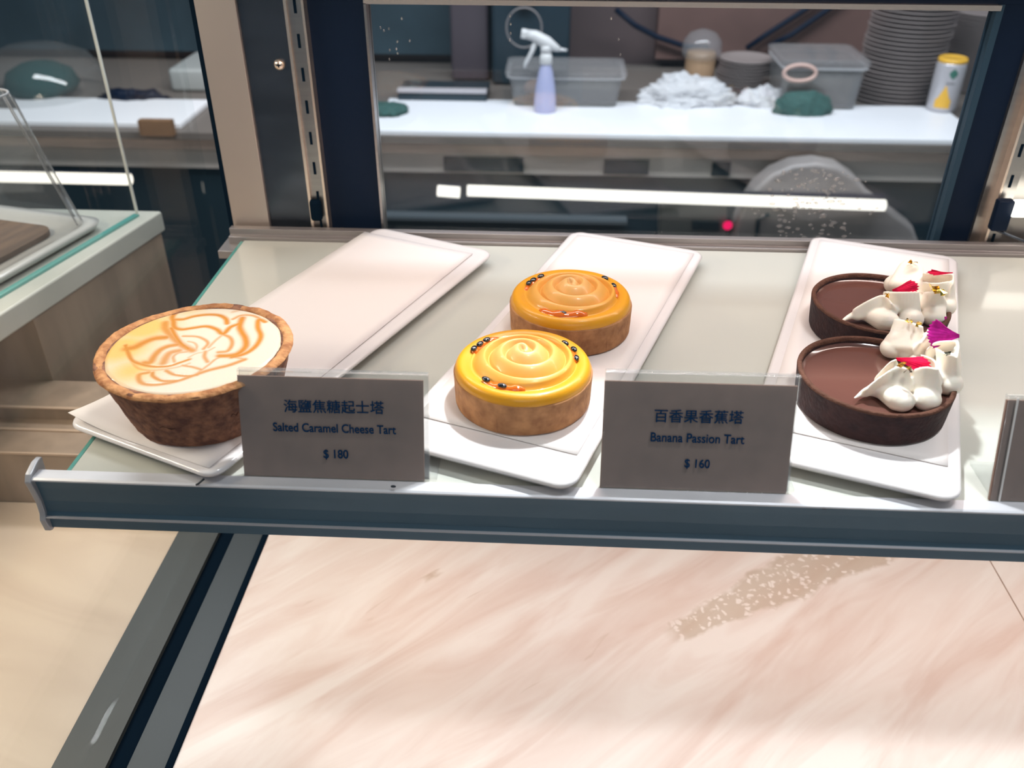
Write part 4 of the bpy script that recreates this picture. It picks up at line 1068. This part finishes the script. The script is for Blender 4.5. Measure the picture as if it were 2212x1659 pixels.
MB().tube([(-0.045, -0.082, 0.21), (-0.045, -0.10, 0.21)], 0.022, 20).build('dial', mat('dial', (0.05, 0.05, 0.06), 0.4), ap, smooth=True)
MB().box(-0.24, -0.14, -0.04, 0.10, 0, 0.36).build('side_unit', mat('appliance_side', (0.07, 0.055, 0.065), 0.4), ap, bevel=0.01)
p = at(1132, 60, y=1.60)
hp = MB(); hp.tube([(0.043*math.cos(a), 0, 0.046*math.sin(a)) for a in np.linspace(0, 2*PI, 41)], 0.0022, 8, False); hp = hp.build('wire_hoop', mat('hoop', (0.22, 0.20, 0.20), 0.4), smooth=True); hp.location = p
tag(hp, 'thin pale hoop hanging above the spray bottle', 'hoop')
for pts, lab in ((((1330, 20), (1372, 55), (1420, 80), (1480, 100), (1530, 105)), 'dark cable sagging behind the jar at top centre'),
                 (((1830, -10), (1775, 30), (1710, 75), (1660, 100)), 'dark cable slanting down behind the tall clear box'),
                 (((1785, -10), (1725, 30), (1655, 75), (1612, 105)), 'second slanting dark cable, just left of the other behind the tall box')):
    q = [at(a, b, y=1.86) for a, b in pts]; o = MB().tube(q, 0.0075, 10).build('cable', 'black_frame', smooth=True); tag(o, lab, 'cable', 'dark cables on the back wall')
struct(MB().box(0.28, 0.98, 1.885, WY, -0.255, 0.5).build('trim_2', mat('wall_rust', (0.17, 0.095, 0.08), 0.6, noise_amt=0.3, noise_scale=4)))
# grey machine below the counter, with indicator lamp
gm = empty('ice_machine', (0.58, 1.20, -1.25), 'grey domed machine with a red indicator light below the counter at right', 'machine')
mat('machine_grey', (0.33, 0.30, 0.285), 0.45, 0.1, noise_amt=0.25, noise_scale=9)
def yprism(pix, y0, y1, name, m, par, bevel):
    ps = [at(a, b, y=y0) for a, b in pix]; o = par.location; n = len(ps)
    mb = MB().add([(p.x-o.x, y0-o.y, p.z-o.z) for p in ps]+[(p.x-o.x, y1-o.y, p.z-o.z) for p in ps],
                  [tuple(range(n)), tuple(range(2*n-1, n-1, -1))]+[(i, n+i, n+(i+1)%n, (i+1)%n) for i in range(n)])
    return mb.build(name, m, par, bevel=bevel, seg=3)
yprism([(1575, 700), (1580, 520), (1600, 455), (1632, 408), (1670, 376), (1715, 357), (1765, 352), (1812, 360), (1850, 384), (1885, 425), (1930, 458), (1975, 492), (1992, 540), (1996, 700)], 1.172, 1.236, 'housing', 'machine_grey', gm, 0.012)
yprism([(1425, 700), (1425, 432), (1570, 440), (1575, 700)], 1.178, 1.232, 'control_panel', mat('panel_dark', (0.12, 0.125, 0.12), 0.4), gm, 0.004)
yprism([(1495, 498), (1495, 478), (1555, 480), (1555, 500)], 1.172, 1.182, 'display', 'bench_teal', gm, 0.002)
q0, q1, q2 = at(1630, 555, y=1.165), at(1638, 475, y=1.165), at(1662, 462, y=1.165)
MB().tube([(q.x-0.58, q.y-1.20, q.z+1.25) for q in (q0, q1, q2)], 0.005, 8).build('handle', 'bench_teal', gm, smooth=True)
ip = at(1572, 487, y=1.165)
io = MB().ell((ip.x-0.58, 1.165-1.20, ip.z+1.25), (0.0105, 0.004, 0.0105), 16, 10).build('indicator_light', emit('red_led', (1.0, 0.01, 0.12), 1.2), gm, smooth=True)
io['label'] = 'glowing red indicator light'
# condensation drops clinging to the rear pane
rnd = random.Random(5); mb = MB()
glass_mat('drop', (0.90, 0.88, 0.86), 2.0, 0.03, 0.05, (0.8, 0.8, 0.8))
for i in range(150):
    px = rnd.gauss(1755, 60); py = rnd.uniform(365, 520)
    if (px-1755)**2/150**2+(py-440)**2/85**2 > 1: continue
    p = at(px, py, y=0.0826); r = rnd.uniform(0.0006, 0.0018)
    mb.ell((p.x, 0.0826, p.z), (r*rnd.uniform(1, 2.2), r*0.5, r), 8, 6)
for (px, py) in ((822,60),(829,66),(840,62),(868,40),(858,90),(842,108),(856,106),(859,115),(841,128),(885,88),(1102,35),(1103,52),(1103,72),(1101,86),(1320,40),(1336,85),(1340,118)):
    p = at(px, py, y=0.0826); mb.ell((p.x, 0.0826, p.z), (0.0008, 0.0005, 0.0012), 8, 6)
o = mb.build('water_drops', 'drop', smooth=True); tag(o, 'spray of water drops clinging to the rear window at right', 'water drops', kind='stuff')

# things beyond the left side pane
c = at(70, 212, z=WZ)
gb = empty('green_bundle', (c.x, c.y+0.06, WZ), 'blurred dark green bundle under a clear hood on the far left board', 'bundle')
MB().lathe([(0.001, 0), (0.075, 0), (0.088, 0.02), (0.075, 0.05), (0.04, 0.068), (0.001, 0.075)], 28).build('bundle', mat('green_dark', (0.008, 0.050, 0.050), 0.9, spec=0.0), gb, smooth=True)
MB().lathe([(0.155, 0), (0.15, 0.04), (0.12, 0.085), (0.06, 0.11), (0.001, 0.115)], 32, closed=False).build('hood', 'cover_plastic', gb, smooth=True)
c = at(285, 210, z=WZ)
crumple('utensil_pile', (c.x, c.y, WZ-0.012), (0.07, 0.03, 0.022), 'black_frame', 'dark pile of small utensils left of the case corner post', 'utensils', 21, None, 0.8)
c = at(420, 200, z=WZ-0.0125)
o = MB().box(c.x-0.06, c.x+0.10, c.y, c.y+0.2, WZ-0.0125, WZ+0.045).build('bread_box', mat('grey_tray', (0.36, 0.38, 0.37), 0.4), bevel=0.01); tag(o, 'pale grey box behind the dark utensils left of the corner post', 'box')
o = MB().box(-0.93, -0.62, 1.80, 1.90, WZ-0.0125, 0.03).build('wall_cabinet', mat('cab_grey', (0.13, 0.13, 0.125), 0.5), bevel=0.005); tag(o, 'grey blurred cabinet against the wall beyond the side pane', 'cabinet')
c0, c1 = at(300, 258, y=1.225), at(378, 292, y=1.225)
o = MB().box(c0.x, c1.x, 1.215, 1.235, c1.z, c0.z).build('wooden_block', mat('orange_wood', (0.22, 0.12, 0.06), 0.6, noise_amt=0.3, noise_scale=20)); tag(o, 'orange brown wooden block fixed to the counter front at left', 'wooden block')
struct(MB().box(-2.6, -0.27, 1.90, WY, -0.255, 1.2).build('trim_3', mat('panel_teal', (0.035, 0.065, 0.085), 0.5, noise_amt=0.5, noise_scale=3)))
